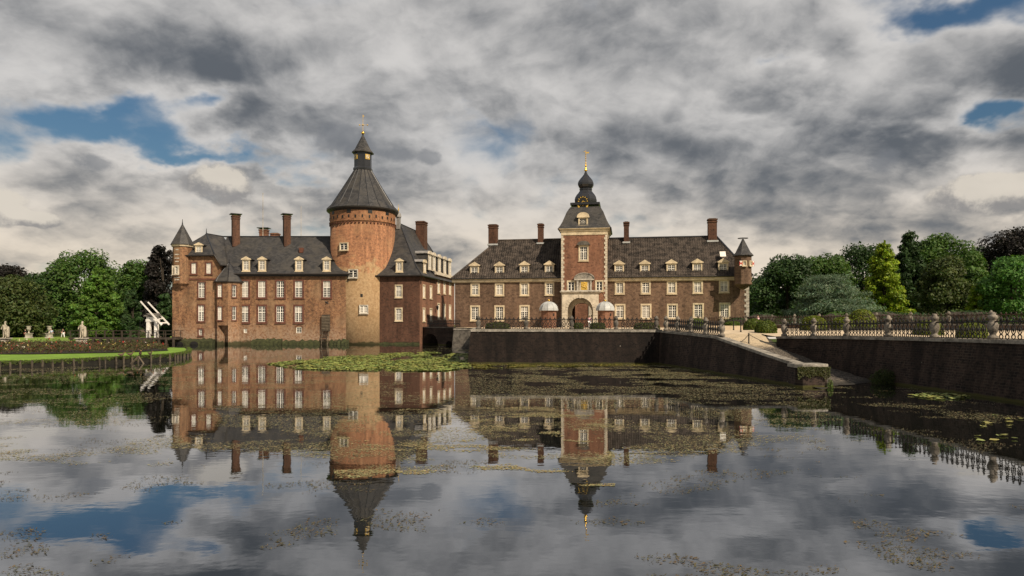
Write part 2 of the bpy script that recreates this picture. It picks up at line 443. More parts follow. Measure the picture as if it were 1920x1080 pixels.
# ------------------------------------------------------------------ mesh helpers
class MB:
    def __init__(s):
        s.v = []
        s.f = []
        s.mi = []
        s.cur = 0

    def add(s, verts, faces):
        o = len(s.v)
        s.v += [tuple(q) for q in verts]
        s.f += [tuple(i + o for i in f) for f in faces]
        s.mi += [s.cur] * len(faces)
        return s

    def box(s, x0, x1, y0, y1, z0, z1):
        return s.add([(x0, y0, z0), (x1, y0, z0), (x1, y1, z0), (x0, y1, z0), (x0, y0, z1), (x1, y0, z1), (x1, y1, z1), (x0, y1, z1)],
                     [(0, 3, 2, 1), (4, 5, 6, 7), (0, 1, 5, 4), (1, 2, 6, 5), (2, 3, 7, 6), (3, 0, 4, 7)])

    def poly(s, *pts):
        return s.add(pts, [tuple(range(len(pts)))])

    def loft(s, rings, close=True, cap=True):
        n = len(rings[0])
        vs = [q for r in rings for q in r]
        fs = []
        for i in range(len(rings) - 1):
            for j in range(n if close else n - 1):
                k = (j + 1) % n
                fs.append((i * n + j, i * n + k, (i + 1) * n + k, (i + 1) * n + j))
        if cap:
            fs.append(tuple(range(n))[::-1])
            fs.append(tuple((len(rings) - 1) * n + j for j in range(n)))
        return s.add(vs, fs)

    def lathe(s, prof, n=12, c=(0, 0), rot=0.0, cap=True):
        return s.loft([[(c[0] + r * math.cos(rot + 2 * math.pi * j / n), c[1] + r * math.sin(rot + 2 * math.pi * j / n), z) for j in range(n)] for r, z in prof], True, cap)

    def square(s, prof, c=(0, 0)):
        """rings of rectangles: (half x, half y, z)"""
        return s.loft([[(c[0] - a, c[1] - b_, z), (c[0] + a, c[1] - b_, z), (c[0] + a, c[1] + b_, z), (c[0] - a, c[1] + b_, z)] for a, b_, z in prof])

    def tube(s, path, r, n=5, close=False):
        path = [Vector(q) for q in path]
        rings = []
        L = len(path)
        for i, q in enumerate(path):
            if close:
                d = path[(i + 1) % L] - path[i - 1]
            else:
                d = path[min(i + 1, L - 1)] - path[max(i - 1, 0)]
            d.normalize()
            a = d.cross(Vector((0, 0, 1)))
            if a.length < 0.05:
                a = d.cross(Vector((0, 1, 0)))
            a.normalize()
            b_ = d.cross(a)
            rr = r[i] if isinstance(r, (list, tuple)) else r
            rings.append([q + (a * math.cos(2 * math.pi * j / n) + b_ * math.sin(2 * math.pi * j / n)) * rr for j in range(n)])
        if close:
            rings.append(rings[0])
        return s.loft(rings, True, not close)

    def facet(s, p0, p1, z0, z1, holes=(), depth=0.3):
        """vertical wall panel from p0 to p1 (outside on the right hand), with rectangular openings (u0,u1,z0,z1) and their reveals"""
        d = Vector((p1[0] - p0[0], p1[1] - p0[1]))
        L = d.length
        d /= L
        nrm = (d.y, -d.x)
        def P3(u_, z_, dep=0.0):
            return (p0[0] + d.x * u_ - nrm[0] * dep, p0[1] + d.y * u_ - nrm[1] * dep, z_)
        us = sorted({0.0, L, *[q for h in holes for q in h[:2]]})
        zs = sorted({z0, z1, *[q for h in holes for q in h[2:]]})
        for i in range(len(us) - 1):
            for j in range(len(zs) - 1):
                uc, zc_ = (us[i] + us[i + 1]) / 2, (zs[j] + zs[j + 1]) / 2
                if any(h[0] < uc < h[1] and h[2] < zc_ < h[3] for h in holes):
                    continue
                s.poly(P3(us[i], zs[j]), P3(us[i + 1], zs[j]), P3(us[i + 1], zs[j + 1]), P3(us[i], zs[j + 1]))
        for a, b_, c, e in holes:
            s.poly(P3(a, c), P3(a, c, depth), P3(b_, c, depth), P3(b_, c))
            s.poly(P3(a, e), P3(b_, e), P3(b_, e, depth), P3(a, e, depth))
            s.poly(P3(a, c), P3(a, e), P3(a, e, depth), P3(a, c, depth))
            s.poly(P3(b_, c), P3(b_, c, depth), P3(b_, e, depth), P3(b_, e))
        return s

    def mesh(s, name, mats, smooth=False):
        me = bpy.data.meshes.new(name)
        me.from_pydata(s.v, [], s.f)
        for q in (mats if isinstance(mats, (list, tuple)) else [mats]):
            me.materials.append(MATS[q])
        if any(s.mi):
            me.polygons.foreach_set('material_index', s.mi)
        if smooth:
            me.polygons.foreach_set('use_smooth', [True] * len(me.polygons))
        me.update()
        return me


def link(name, data, parent=None, loc=(0, 0, 0), rz=0.0):
    o = bpy.data.objects.new(name, data)
    COL.objects.link(o)
    o.parent = parent
    o.location = loc
    o.rotation_euler = (0, 0, rz)
    return o


def obj(name, mb, mat, parent=None, smooth=False, loc=(0, 0, 0), rz=0.0):
    return link(name, mb.mesh(name, mat, smooth), parent, loc, rz)


def tag(o, label, cat, group=None, kind=None):
    if label: o['label'] = label
    if cat: o['category'] = cat
    if group: o['group'] = group
    if kind: o['kind'] = kind
    return o


def thing(name, label, cat, loc=(0, 0, 0), rz=0.0, group=None):
    return tag(link(name, None, None, loc, rz), label, cat, group)


class Frame:
    """a building's own axes: x along the front, y into the building"""
    def __init__(s, ox, oy, deg):
        s.ox, s.oy, s.a = ox, oy, R(deg)
        s.c, s.s = math.cos(s.a), math.sin(s.a)

    def lx(s, px, ly=0.0):
        k = (px - 960) / F
        return (k * (s.oy + ly * s.c) - s.ox + ly * s.s) / (s.c - k * s.s)

    def ly(s, px, lx=0.0):
        k = (px - 960) / F
        return (s.ox + lx * s.c - k * (s.oy + lx * s.s)) / (k * s.c + s.s)

    def lz(s, py, lx=0.0, ly=0.0):
        return EYE + (HOR - py) / F * (s.oy + lx * s.s + ly * s.c)

    def root(s, name, label, cat, group=None):
        return thing(name, label, cat, (s.ox, s.oy, 0), s.a, group)


def at(px, py, Y):
    return Vector(((px - 960) / F * Y, Y, EYE + (HOR - py) / F * Y))


# ------------------------------------------------------------------ windows and dormers (shared meshes)
CACHE = {}


def cached(key, fn):
    if key not in CACHE:
        CACHE[key] = fn()
    return CACHE[key]


def ring(mb, a, z0, z1, w, y0, y1):
    """rectangular frame, outer half width a"""
    mb.box(-a, -a + w, y0, y1, z0, z1)
    mb.box(a - w, a, y0, y1, z0, z1)
    mb.box(-a + w, a - w, y0, y1, z0, z0 + w)
    mb.box(-a + w, a - w, y0, y1, z1 - w, z1)


def rnd(q):
    return round(q / 0.06) * 0.06


def window(root, loc, rz, w, h, surround=None, style='cross', curtain=False, sw=0.16):
    """a sash window standing in its opening: frame and bars, pane, surround, sill"""
    w, h = rnd(w), rnd(h)
    if style == 'cross' and curtain == 0 and random.random() < 0.4:
        curtain = random.choice([1, 1, 2])
    def sash():
        mb = MB()
        a = w / 2 + 0.01
        ring(mb, a, -0.01, h + 0.01, 0.09, 0.06, 0.14)
        if style == 'cross':
            mb.box(-0.06, 0.06, 0.065, 0.135, 0.08, h - 0.08)
            zt = h * 0.60
            mb.box(-a + 0.09, -0.06, 0.067, 0.133, zt - 0.05, zt + 0.05)
            mb.box(0.06, a - 0.09, 0.067, 0.133, zt - 0.05, zt + 0.05)
            for sx in (-1, 1):
                xm = sx * (w / 4 + 0.02)
                mb.box(xm - 0.022, xm + 0.022, 0.085, 0.125, 0.08, zt - 0.05)
                mb.box(xm - 0.022, xm + 0.022, 0.085, 0.125, zt + 0.05, h - 0.08)
            x0, x1 = -a + 0.09, a - 0.09
            for k in (1, 2, 3):
                zz = 0.08 + (zt - 0.13) * k / 4
                mb.box(x0, x1, 0.09, 0.122, zz - 0.02, zz + 0.02)
            zz = (zt + 0.05 + h - 0.08) / 2
            mb.box(x0, x1, 0.09, 0.122, zz - 0.02, zz + 0.02)
        elif style == 'pair':
            mb.box(-0.07, 0.07, 0.065, 0.135, 0.08, h - 0.08)
            for k in (1, 2):
                mb.box(-a + 0.09, a - 0.09, 0.09, 0.122, h * k / 3 - 0.02, h * k / 3 + 0.02)
        else:
            mb.box(-0.025, 0.025, 0.085, 0.125, 0.08, h - 0.08)
            for k in (1, 2):
                mb.box(-a + 0.09, a - 0.09, 0.09, 0.122, h * k / 3 - 0.02, h * k / 3 + 0.02)
        return mb.mesh('window', 'white_paint')
    o = link('window', cached(('sash', w, h, style), sash), root, loc, rz)
    def pane():
        mb = MB()
        mb.poly((-w / 2, 0.13, 0), (w / 2, 0.13, 0), (w / 2, 0.13, h), (-w / 2, 0.13, h))
        if curtain:
            mb.cur = 1
            mb.poly((-w / 2, 0.127, h * (0.0 if curtain > 1 else 0.62)), (w / 2, 0.127, h * (0.0 if curtain > 1 else 0.62)), (w / 2, 0.127, h), (-w / 2, 0.127, h))
        return mb.mesh('pane', ['glass_dark', 'curtain'])
    link('pane', cached(('pane', w, h, curtain), pane), o)
    if surround:
        def sur():
            mb = MB()
            ring(mb, w / 2 + sw, -sw, h + sw, sw + 0.02, -0.05, 0.24)
            return mb.mesh('surround', surround)
        link('surround', cached(('sur', w, h, surround, sw), sur), o)
        def sill():
            return MB().box(-w / 2 - sw - 0.05, w / 2 + sw + 0.05, -0.14, 0.0, -sw - 0.07, -sw + 0.03).mesh('sill', surround)
        link('sill', cached(('sill', w, surround, sw), sill), o)
    return o


def dormer(root, loc, rz, w, h, ph, back, roofmat='slate', arched=False, frame='cream'):
    """a dormer: painted front with pediment, sash, cheeks and little roof running back into the slope"""
    w, h, ph, back = rnd(w), rnd(h), rnd(ph), rnd(back)
    fw = 0.20
    def front():
        mb = MB()
        ring(mb, w / 2, 0, h, fw, 0.0, 0.14)
        mb.box(-w / 2 - 0.16, w / 2 + 0.16, -0.14, 0.16, h, h + 0.12)
        a = w / 2 + 0.16
        if arched:
            n_ = 8
            prof = [(a * math.cos(math.pi * k / n_), h + 0.12 + ph * math.sin(math.pi * k / n_)) for k in range(n_ + 1)]
        else:
            prof = [(a, h + 0.12), (0, h + 0.12 + ph), (-a, h + 0.12)]
        mb.loft([[(x_, y_, z_) for x_, z_ in prof] for y_ in (-0.10, 0.14)])
        mb.box(-w / 2 - 0.08, w / 2 + 0.08, -0.10, 0.14, -0.12, 0.0)
        return mb.mesh('dormer', frame)
    o = link('dormer', cached(('dorm', w, h, ph, arched, frame), front), root, loc, rz)
    def cheeks():
        mb = MB()
        mb.box(-w / 2 + 0.02, w / 2 - 0.02, 0.22, back, -0.1, h)
        return mb.mesh('cheek', roofmat)
    link('cheek', cached(('cheek', w, h, back, roofmat), cheeks), o)
    def rf():
        mb = MB()
        a = w / 2 + 0.2
        if arched:
            prof = [(a * math.cos(math.pi * k / 8), h + 0.13 + (ph + 0.03) * math.sin(math.pi * k / 8)) for k in range(9)]
        else:
            prof = [(a, h + 0.10), (0, h + 0.16 + ph), (-a, h + 0.10)]
        mb.loft([[(x_, y_, z_) for x_, z_ in prof] for y_ in (0.15, back + 0.8)])
        return mb.mesh('dormer_roof', 'lead_mid' if arched else roofmat)
    link('dormer_roof', cached(('droof', w, h, ph, back, roofmat, arched), rf), o)
    ww, hh = w - 2 * fw, h - 2 * fw
    def bars():
        mb = MB()
        a = ww / 2 + 0.01
        ring(mb, a, fw - 0.01, h - fw + 0.01, 0.07, 0.05, 0.12)
        mb.box(-0.045, 0.045, 0.055, 0.115, fw + 0.05, h - fw - 0.05)
        zt = fw + hh * 0.58
        mb.box(-a + 0.07, a - 0.07, 0.058, 0.112, zt - 0.04, zt + 0.04)
        for sx in (-1, 1):
            mb.box(sx * ww / 4 - 0.018, sx * ww / 4 + 0.018, 0.07, 0.108, fw + 0.05, h - fw - 0.05)
        for q in (0.2, 0.4, 0.8):
            mb.box(-a + 0.07, a - 0.07, 0.073, 0.105, fw + hh * q - 0.018, fw + hh * q + 0.018)
        return mb.mesh('sash', 'white_paint')
    link('sash', cached(('dsash', w, h), bars), o)
    link('pane', cached(('dpane', w, h), lambda: MB().poly((-ww / 2, 0.11, fw), (ww / 2, 0.11, fw), (ww / 2, 0.11, h - fw), (-ww / 2, 0.11, h - fw)).mesh('pane', 'glass_dark')), o)
    return o


def chimney(root, x, y, z0, z1, w, d, rz=0.0, mat='brick_dark', cap='stone_dark', plate=False):
    mb = MB()
    mb.box(-w / 2, w / 2, -d / 2, d / 2, z0, z1 - 0.55)
    mb.box(-w / 2 - 0.07, w / 2 + 0.07, -d / 2 - 0.07, d / 2 + 0.07, z1 - 0.55, z1 - 0.38)
    mb.box(-w / 2, w / 2, -d / 2, d / 2, z1 - 0.38, z1 - 0.2)
    mb.box(-w / 2 - 0.10, w / 2 + 0.10, -d / 2 - 0.10, d / 2 + 0.10, z1 - 0.2, z1)
    o = obj('chimney', mb, mat, root, loc=(x, y, 0), rz=rz)
    mb = MB()
    if plate:
        for sx in (-1, 1):
            for sy in (-1, 1):
                mb.box(sx * w * 0.4 - 0.06, sx * w * 0.4 + 0.06, sy * d * 0.4 - 0.06, sy * d * 0.4 + 0.06, z1, z1 + 0.22)
        mb.box(-w / 2 - 0.3, w / 2 + 0.3, -d / 2 - 0.3, d / 2 + 0.3, z1 + 0.22, z1 + 0.32)
    else:
        mb.box(-w / 2 + 0.1, w / 2 - 0.1, -d / 2 + 0.1, d / 2 - 0.1, z1, z1 + 0.1)
    obj('cap', mb, cap, o)
    return o


def spike(root, x, y, z0, z1, mat='lead', r=0.06):
    return obj('spike', MB().lathe([(r * 2.2, z0 - 0.3), (r * 1.6, z0 + 0.1), (r, z0 + 0.3), (r * 0.6, z1)], 6, (x, y)), mat, root)


def stair_quoins(root, p0, z0, z1, n, long_, short, proud, mat='stone_white', sx=1):
    h = (z1 - z0) / n
    for q, L in ((0, long_), (1, short)):
        key = ('quoin', round(L, 3), round(h, 3), proud, sx, mat)
        def mk(L=L):
            a, b_ = (-proud, L) if sx > 0 else (-L, proud)
            return MB().box(a, b_, -proud, 0.25, 0.012, h - 0.012).mesh('quoin', mat)
        me = cached(key, mk)
        for k in range(q, n, 2):
            link('quoin', me, root, (p0[0], p0[1], z0 + k * h))


# ------------------------------------------------------------------ setting: water, ground, lawns
def sheet(name, pts, z, mat, kind='structure'):
    o = obj(name, MB().poly(*[(x_, y_, z) for x_, y_ in pts]), mat)
    o['kind'] = kind
    return o


WAT = sheet('water', [(-260, -12), (60, -12), (60, 150), (-260, 150)], 0.0, 'water')
gm = MB()
gm.poly((-1500, 150, 0.75), (-60, 128, 0.75), (40, 132, 0.75), (1500, 132, 0.75), (1500, 3000, 0.75), (-1500, 3000, 0.75))
gm.poly((-1500, -900, 1.3), (1500, -900, 1.3), (1500, -2, 1.3), (-1500, -2, 1.3))
gm.poly((-1500, -2, 1.3), (1500, -2, 1.3), (1500, 4, -0.4), (-1500, 4, -0.4))
gm.poly((60, 132, 0.75), (60, -2, 0.75), (1500, -2, 0.75), (1500, 132, 0.75))
GROUND = obj('ground', gm, 'grass_far')
GROUND['kind'] = 'structure'


def wline(px, py):
    """point on the water at a pixel"""
    Y = F * EYE / (py - HOR)
    return ((px - 960) / F * Y, Y)


# rose island: a lens of lawn with a timber edge
isl_front = [wline(*q) for q in ((-260, 700), (-120, 696), (0, 692), (60, 690.5), (120, 687.5), (200, 683), (260, 679.5), (310, 676), (338, 672.5), (352, 669))]
isl_tip = [wline(*q) for q in ((356, 665), (352, 661.5))]
isl_back = [(-38.0, 72.0), (-44.0, 76.5), (-56.0, 82.0), (-78.0, 90.0), (-110.0, 96.0)]
isl = isl_front + isl_tip + isl_back
mb = MB()
n_i = len(isl)
cx_, cy_ = -60.0, 68.0
top = [(x_ + (cx_ - x_) * 0.012, y_ + (cy_ - y_) * 0.02, 0.56) for x_, y_ in isl]
inner = [(x_ + (cx_ - x_) * 0.06, y_ + (cy_ - y_) * 0.1, 0.63) for x_, y_ in isl]
mb.loft([top, inner], True, False)
mb.poly(*inner)
ISL = obj('island_lawn', mb, 'grass')
ISL['kind'] = 'structure'
mb = MB()
mb.loft([[(x_, y_, -0.5) for x_, y_ in isl], [(x_ + (cx_ - x_) * 0.004, y_ + (cy_ - y_) * 0.006, 0.42) for x_, y_ in isl], top], True, False)
BANK = obj('island_bank', mb, 'moss')
BANK['kind'] = 'structure'

# far garden lawn left, its own bank
gl_ = [(-130, 91), (-78, 92.5), (-68, 96), (-64.5, 101), (-63.0, 112), (-55.0, 116), (-55.0, 130), (-140, 152)]
mb = MB()
mb.poly(*[(x_, y_, 0.74) for x_, y_ in gl_])
LAWN = obj('garden_lawn', mb, 'grass_far')
LAWN['kind'] = 'structure'
mb = MB()
mb.loft([[(x_, y_, -0.4) for x_, y_ in gl_[:7]], [(x_, y_, 0.74) for x_, y_ in gl_[:7]]], False, False)
o = obj('garden_bank', mb, 'moss')
o['kind'] = 'structure'

# ------------------------------------------------------------------ moat walls, terrace, plaza, ramp
def lw(Y):                      # line of the ramp wall
    return 11.9 + (54.9 - Y) * 0.148


RW = [(21.6, -2.0), (21.2, 14.0), (20.95, 26.0), (20.8, 30.0), (20.65, 33.9), (20.5, 37.8), (20.25, 42.0), (19.55, 45.0), (18.3, 47.2)]   # moat wall, near to far
RWZ = [2.56, 2.56, 2.55, 2.54, 2.52, 2.49, 2.45, 2.41, 2.37]


def rwx(Y):
    for (x0, y0), (x1, y1) in zip(RW, RW[1:]):
        if y0 <= Y <= y1:
            return x0 + (x1 - x0) * (Y - y0) / (y1 - y0)
    return RW[-1][0] if Y > RW[-1][1] else RW[0][0]


def pz(Y):
    k = min(1, max(0, (Y - 46.5) / 9.0))
    return 2.33 + 0.38 * k * k * (3 - 2 * k)


mb = MB()
ys = sorted(set([-2 + 1.0 * k for k in range(0, 48)] + [45.5, 46.0, 46.6, 47.2, 48, 49, 50, 50.6] + [52 + 1.0 * k for k in range(0, 4)] + [55.6]))
rows = []
for Y in ys:
    xl = rwx(Y) + 0.25 if Y < 47.2 else (18.45 if Y <= 50.6 else lw(Y) + 0.2)
    if Y == 50.6:
        rows.append([(xl, Y, pz(Y)), (60.0, Y, pz(Y))])
        xl = lw(Y) + 0.2
        mb.loft(rows, False, False)
        rows = []
    rows.append([(xl, Y, pz(Y)), (60.0, Y, pz(Y))])
mb.loft(rows, False, False)
mb.poly((-3.2, 55.6, pz(60)), (60, 55.6, pz(60)), (60, 132, pz(60)), (-8.0, 132, pz(60)), (-8.0, 93.2, pz(60)), (-4.6, 92.0, pz(60)))
PLAZA = obj('plaza', mb, 'gravel')
PLAZA['kind'] = 'structure'
# slope down to the water between the two walls
RPROF = [(30, -0.9), (36, -0.28), (38.2, 0.0), (41.0, 0.28), (43.0, 0.50), (44.4, 0.80), (47.2, 1.66), (49.2, 2.25), (50.6, pz(50.6)), (60, pz(50.6))]


def ramp_z(Y):
    for (a, za), (b_, zb) in zip(RPROF, RPROF[1:]):
        if a <= Y <= b_:
            return za + (zb - za) * (Y - a) / (b_ - a)
    return RPROF[0][1]


m, t, b = new_mat('ramp_ground')
P_ = pos(t)
z = t.sep(P_)[2]
e = t.math('ADD', z, t.math('MULTIPLY', t.math('SUBTRACT', t.noise(P_, 1.3, 5, 0.7), 0.5), 0.7))
st = t.noise(P_, 7.0, 5, 0.8)
peb = t.mix(t.remap(st, 0.45, 0.62), (0.030, 0.024, 0.018), (0.17, 0.14, 0.105))
c = t.mix(t.remap(e, 1.5, 1.9), peb, (0.42, 0.33, 0.215))
c = t.mix(t.remap(z, 0.02, 0.12), (0.02, 0.016, 0.010), c)
t.put(b.inputs['Base Color'], c)
b.inputs['Roughness'].default_value = 0.95
bump(t, b, st, 0.9, 0.12)
mb = MB()
rows = []
for k in range(44):
    Y = 50.6 - k * 0.4
    xl, xr = lw(Y) + 0.2, (rwx(Y) + 0.2 if Y < 47.2 else 18.45)
    rows.append([(xl + (xr - xl) * q / 10, Y, ramp_z(min(50.6, Y + (50.6 - Y) / 15.0 * 4.0 * (1 - q / 10))) + random.uniform(-0.035, 0.035) * (k > 0)) for q in range(11)])
mb.loft(rows[::-1], False, False)
RAMP = obj('ramp', mb, 'ramp_ground')
RAMP['kind'] = 'structure'


def wall_run(name, label, pts, tops, thick, batter, mat, inner_side=1, zb=-0.6):
    """battered retaining wall along a polyline; outside on the right hand of the run"""
    root = thing(name, label, 'wall')
    out_b, out_t, in_t, in_b = [], [], [], []
    for i, (q, zt) in enumerate(zip(pts, tops)):
        d = Vector((pts[min(i + 1, len(pts) - 1)][0] - pts[max(i - 1, 0)][0], pts[min(i + 1, len(pts) - 1)][1] - pts[max(i - 1, 0)][1])).normalized()
        nx, ny = d.y, -d.x
        out_b.append((q[0] + nx * batter, q[1] + ny * batter, zb))
        out_t.append((q[0], q[1], zt - 0.16))
        in_t.append((q[0] - nx * thick, q[1] - ny * thick, zt - 0.16))
        in_b.append((q[0] - nx * thick, q[1] - ny * thick, zb))
    rings = [[out_b[i], out_t[i], in_t[i], in_b[i]] for i in range(len(pts))]
    obj('brickwork', MB().loft(rings), mat, root)
    return root


def coping(root, pts, tops, thick, over, mat, step=1.15, th=0.16, name='coping_stone'):
    """coping laid stone by stone along the wall head"""
    acc = []
    for i in range(len(pts) - 1):
        a, b_ = Vector((*pts[i], tops[i])), Vector((*pts[i + 1], tops[i + 1]))
        n_ = max(1, round((b_ - a).length / step))
        for k in range(n_):
            p_, q_ = a.lerp(b_, k / n_), a.lerp(b_, (k + 1) / n_)
            d = (q_ - p_)
            d2 = Vector((d.x, d.y)).normalized()
            nr = Vector((d2.y, -d2.x, 0))
            g = d.normalized() * 0.008
            j = random.uniform(-0.012, 0.012)
            up = Vector((0, 0, th))
            A, B = p_ + g, q_ - g
            lo = [A + nr * (over + j), B + nr * (over + j), B - nr * (thick + over), A - nr * (thick + over)]
            lo = [w_ - up + Vector((0, 0, 0.003)) for w_ in lo]
            hi = [w_ + up + Vector((0, 0, j * 0.6)) for w_ in lo]
            obj(name, MB().loft([lo, hi]), mat, root)


# right-hand moat wall (outside faces the water, to the left)
pts = RW[::-1]
tops = RWZ[::-1]
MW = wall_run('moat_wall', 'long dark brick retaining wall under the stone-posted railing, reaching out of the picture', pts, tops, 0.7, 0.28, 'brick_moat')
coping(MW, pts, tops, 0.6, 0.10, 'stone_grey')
# ramp wall with its low rounded end
rp = [(lw(Y), Y) for Y in (54.9, 50.0, 45.0, 42.0, 38.5, 35.4)]
rz_ = [2.70, 2.58, 2.43, 2.02, 1.55, 1.16]
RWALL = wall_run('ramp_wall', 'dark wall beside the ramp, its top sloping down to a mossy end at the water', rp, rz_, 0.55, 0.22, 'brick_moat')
coping(RWALL, rp, rz_, 0.48, 0.06, 'stone_grey', 1.3)
mb = MB()
ex, ey = lw(35.0), 35.0
outl = [(ex - 0.42, ey + 0.6), (ex - 0.46, ey - 0.35), (ex - 0.2, ey - 0.62), (ex + 0.75, ey - 0.66), (ex + 1.12, ey - 0.4), (ex + 1.12, ey + 0.6)]
mb.loft([[(x_, y_, -0.6) for x_, y_ in outl], [(x_, y_, 0.99) for x_, y_ in outl]])
obj('pier', mb, 'brick_moat', RWALL)
mb = MB()
o2 = [(x_ + (x_ - ex - 0.35) * 0.06, y_ + (y_ - ey) * 0.08) for x_, y_ in outl]
mb.loft([[(x_, y_, 1.0) for x_, y_ in o2], [(x_, y_, 1.14) for x_, y_ in o2], [(x_ * 0.98 + (ex + .35) * 0.02, y_ * 0.98 + ey * 0.02, 1.19) for x_, y_ in o2]])
obj('pier_cap', mb, 'stone_grey', RWALL)
# terrace wall in front of the gatehouse
tp = [(-4.75, 92.0), (-3.35, 55.4), (12.1, 54.95)]
TW = wall_run('terrace_wall', 'tall near-black brick wall of the terrace in front of the gatehouse', tp[::-1][::-1], [2.78, 2.80, 2.76], 0.8, 0.35, 'brick_terrace')
coping(TW, tp, [2.78, 2.80, 2.76], 0.6, 0.08, 'stone_grey', 1.4, 0.2)
bp = [(-8.15, 101.5), (-7.95, 93.0), (-4.2, 92.3)]
QW = wall_run('quay_wall', 'short stained stone quay wall under the gatehouse corner by the bridge', bp, [2.60, 2.60, 2.60], 0.8, 0.3, 'stone_dark')
coping(QW, bp, [2.60, 2.60, 2.60], 0.6, 0.06, 'stone_grey', 1.6)

# ------------------------------------------------------------------ castle: main wing
F1 = Frame(0, 108.0, 0)
root = F1.root('castle_wing', 'long two storey brick castle wing with slate roof beside the round tower', 'building')
xl, xr = F1.lx(404), F1.lx(654)
zE = F1.lz(515)
zR = EYE + (HOR - 444) / F * 112.9
holes, wins = [], []
for xa, xb, ya, yb, cur in ((452, 466, 527, 557.4, 2), (484, 498, 527, 557.4, 2), (518.7, 532.8, 527, 557.4, 0), (553, 567.3, 527, 557.4, 1), (605.5, 620, 527, 557.4, 1),
                            (452, 466, 573.5, 603.7, 0), (484, 498, 573.5, 603.7, 0), (518.3, 532.4, 573.5, 603.7, 0), (552.5, 567, 573.5, 603.7, 1), (555.5, 565.5, 613.5, 624.5, -1), (457, 463, 616.5, 624, -1)):
    x0, x1 = F1.lx(xa), F1.lx(xb)
    z1, z0 = F1.lz(ya), F1.lz(yb)
    holes.append((x0 - xl, x1 - xl, z0, z1))
    wins.append((x0, x1, z0, z1, cur))
mb = MB()
mb.facet((xl, 0), (xr, 0), -0.5, zE, holes)
mb.facet((xr, 0), (xr, 9.6), -0.5, zE)
mb.facet((xl, 9.6), (xl, 0), -0.5, zE)
obj('wall', mb, 'brick_old', root)
for x0, x1, z0, z1, cur in wins:
    if cur < 0:
        window(root, ((x0 + x1) / 2, 0, z0), 0, x1 - x0, z1 - z0, None, 'small')
    else:
        window(root, ((x0 + x1) / 2, 0, z0), 0, x1 - x0, z1 - z0, 'brick_trim', 'cross', cur, 0.24)
# arch over the cellar window
xa = F1.lx(560.5)
mb = MB()
for k in range(9):
    a0, a1 = math.pi * k / 9, math.pi * (k + 1) / 9 - 0.05
    zz = F1.lz(613.5)
    mb.loft([[(xa + r_ * math.cos(a_) * 0.75, y_, zz + r_ * math.sin(a_) * 0.42) for r_, a_ in ((0.62, a0), (0.86, a0), (0.86, a1), (0.62, a1))] for y_ in (-0.05, 0.05)])
obj('arch', mb, 'brick_trim', root)
# roof with a sprung eave
mb = MB()
ex0, ex1 = F1.lx(404) - 0.2, F1.lx(658)
prof = [(-0.55, zE + 0.10), (0.25, zE + 0.75), (1.2, zE + 1.95), (4.8, zR), (8.4, zE + 1.95), (10.1, zE + 0.1)]
mb.loft([[(ex0, y_, z_) for y_, z_ in prof], [(ex1, y_, z_) for y_, z_ in prof]], True, True)
rf = obj('roof', mb, 'slate', root)
obj('ridge', MB().tube([(F1.lx(417, 4.8), 4.8, zR + 0.02), (ex1 - 3.0, 4.8, zR + 0.02)], 0.12, 6), 'lead', rf)
obj('hatch', MB().box(-0.32, 0.32, -0.12, 0.5, 0, 0.8), 'brick_trim', rf, loc=(F1.lx(565, 2.7), 2.55, F1.lz(474, 0, 2.7)))
obj('gutter', MB().tube([(ex0 + 1.0, -0.6, zE + 0.05), (ex1 + 0.1, -0.6, zE + 0.05)], 0.13, 6).box(ex0 + 1, ex1 - 0.4, -0.42, -0.01, zE - 0.28, zE - 0.02), 'gutter', root)
obj('downpipe', MB().tube([(xr - 0.1, -0.5, zE), (xr - 0.1, -0.15, zE - 0.6), (xr - 0.1, -0.12, zE - 1.2)], 0.07, 6), 'gutter', root)
for c_ in (462, 492, 561, 613):
    z0 = F1.lz(508.5)
    dormer(root, (F1.lx(c_), -0.15, z0), 0, F1.lx(c_ + 7) - F1.lx(c_ - 7), F1.lz(487.5) - z0, 0.42, 2.1)
for c_, y0, y1, w_ in ((442, 455, 405, 1.15), (537.8, 453.6, 405, 1.05)):
    Yl = 4.0
    chimney(root, F1.lx(c_, Yl), Yl, F1.lz(463, 0, Yl), F1.lz(y1, 0, Yl), w_, w_, R(45 - 14), 'brick_dark', 'iron', True)
chimney(root, F1.lx(495, 8), 8.0, 14.5, F1.lz(431, 0, 8), 1.3, 1.0, 0, 'brick_red', 'iron', True)
chimney(root, F1.lx(516, 8), 8.0, 14.5, F1.lz(438, 0, 8), 1.3, 1.0, 0, 'brick_red', 'stone_dark')
# mossy plinth stepping into the water, anchors, string
mb = MB()
for xa, xb, yy, zt in ((474, 530, -1.0, 0.85), (532, 602, -0.85, 0.62), (620, 655, -0.9, 0.75)):
    xa, xb = F1.lx(xa), F1.lx(xb)
    nseg = 14
    rr = [[(xa + (xb - xa) * k / nseg, yy + random.uniform(-0.2, 0.1), -0.4), (xa + (xb - xa) * k / nseg, yy + 0.2 + random.uniform(-0.1, 0.1), zt * 0.6 + random.uniform(-0.1, 0.1)), (xa + (xb - xa) * k / nseg, -0.02, zt + random.uniform(-0.15, 0.25)), (xa + (xb - xa) * k / nseg, 0.1, -0.4)] for k in range(nseg + 1)]
    mb.loft(rr)
obj('plinth', mb, 'moss', root)
obj('wall_anchor', MB().tube([(F1.lx(610), -0.06, F1.lz(565)), (F1.lx(613), -0.06, F1.lz(567)), (F1.lx(616), -0.06, F1.lz(565))], 0.07, 5).tube([(F1.lx(611), -0.06, F1.lz(570)), (F1.lx(613), -0.06, F1.lz(567)), (F1.lx(616), -0.06, F1.lz(569.5))], 0.06, 5), 'iron', root)

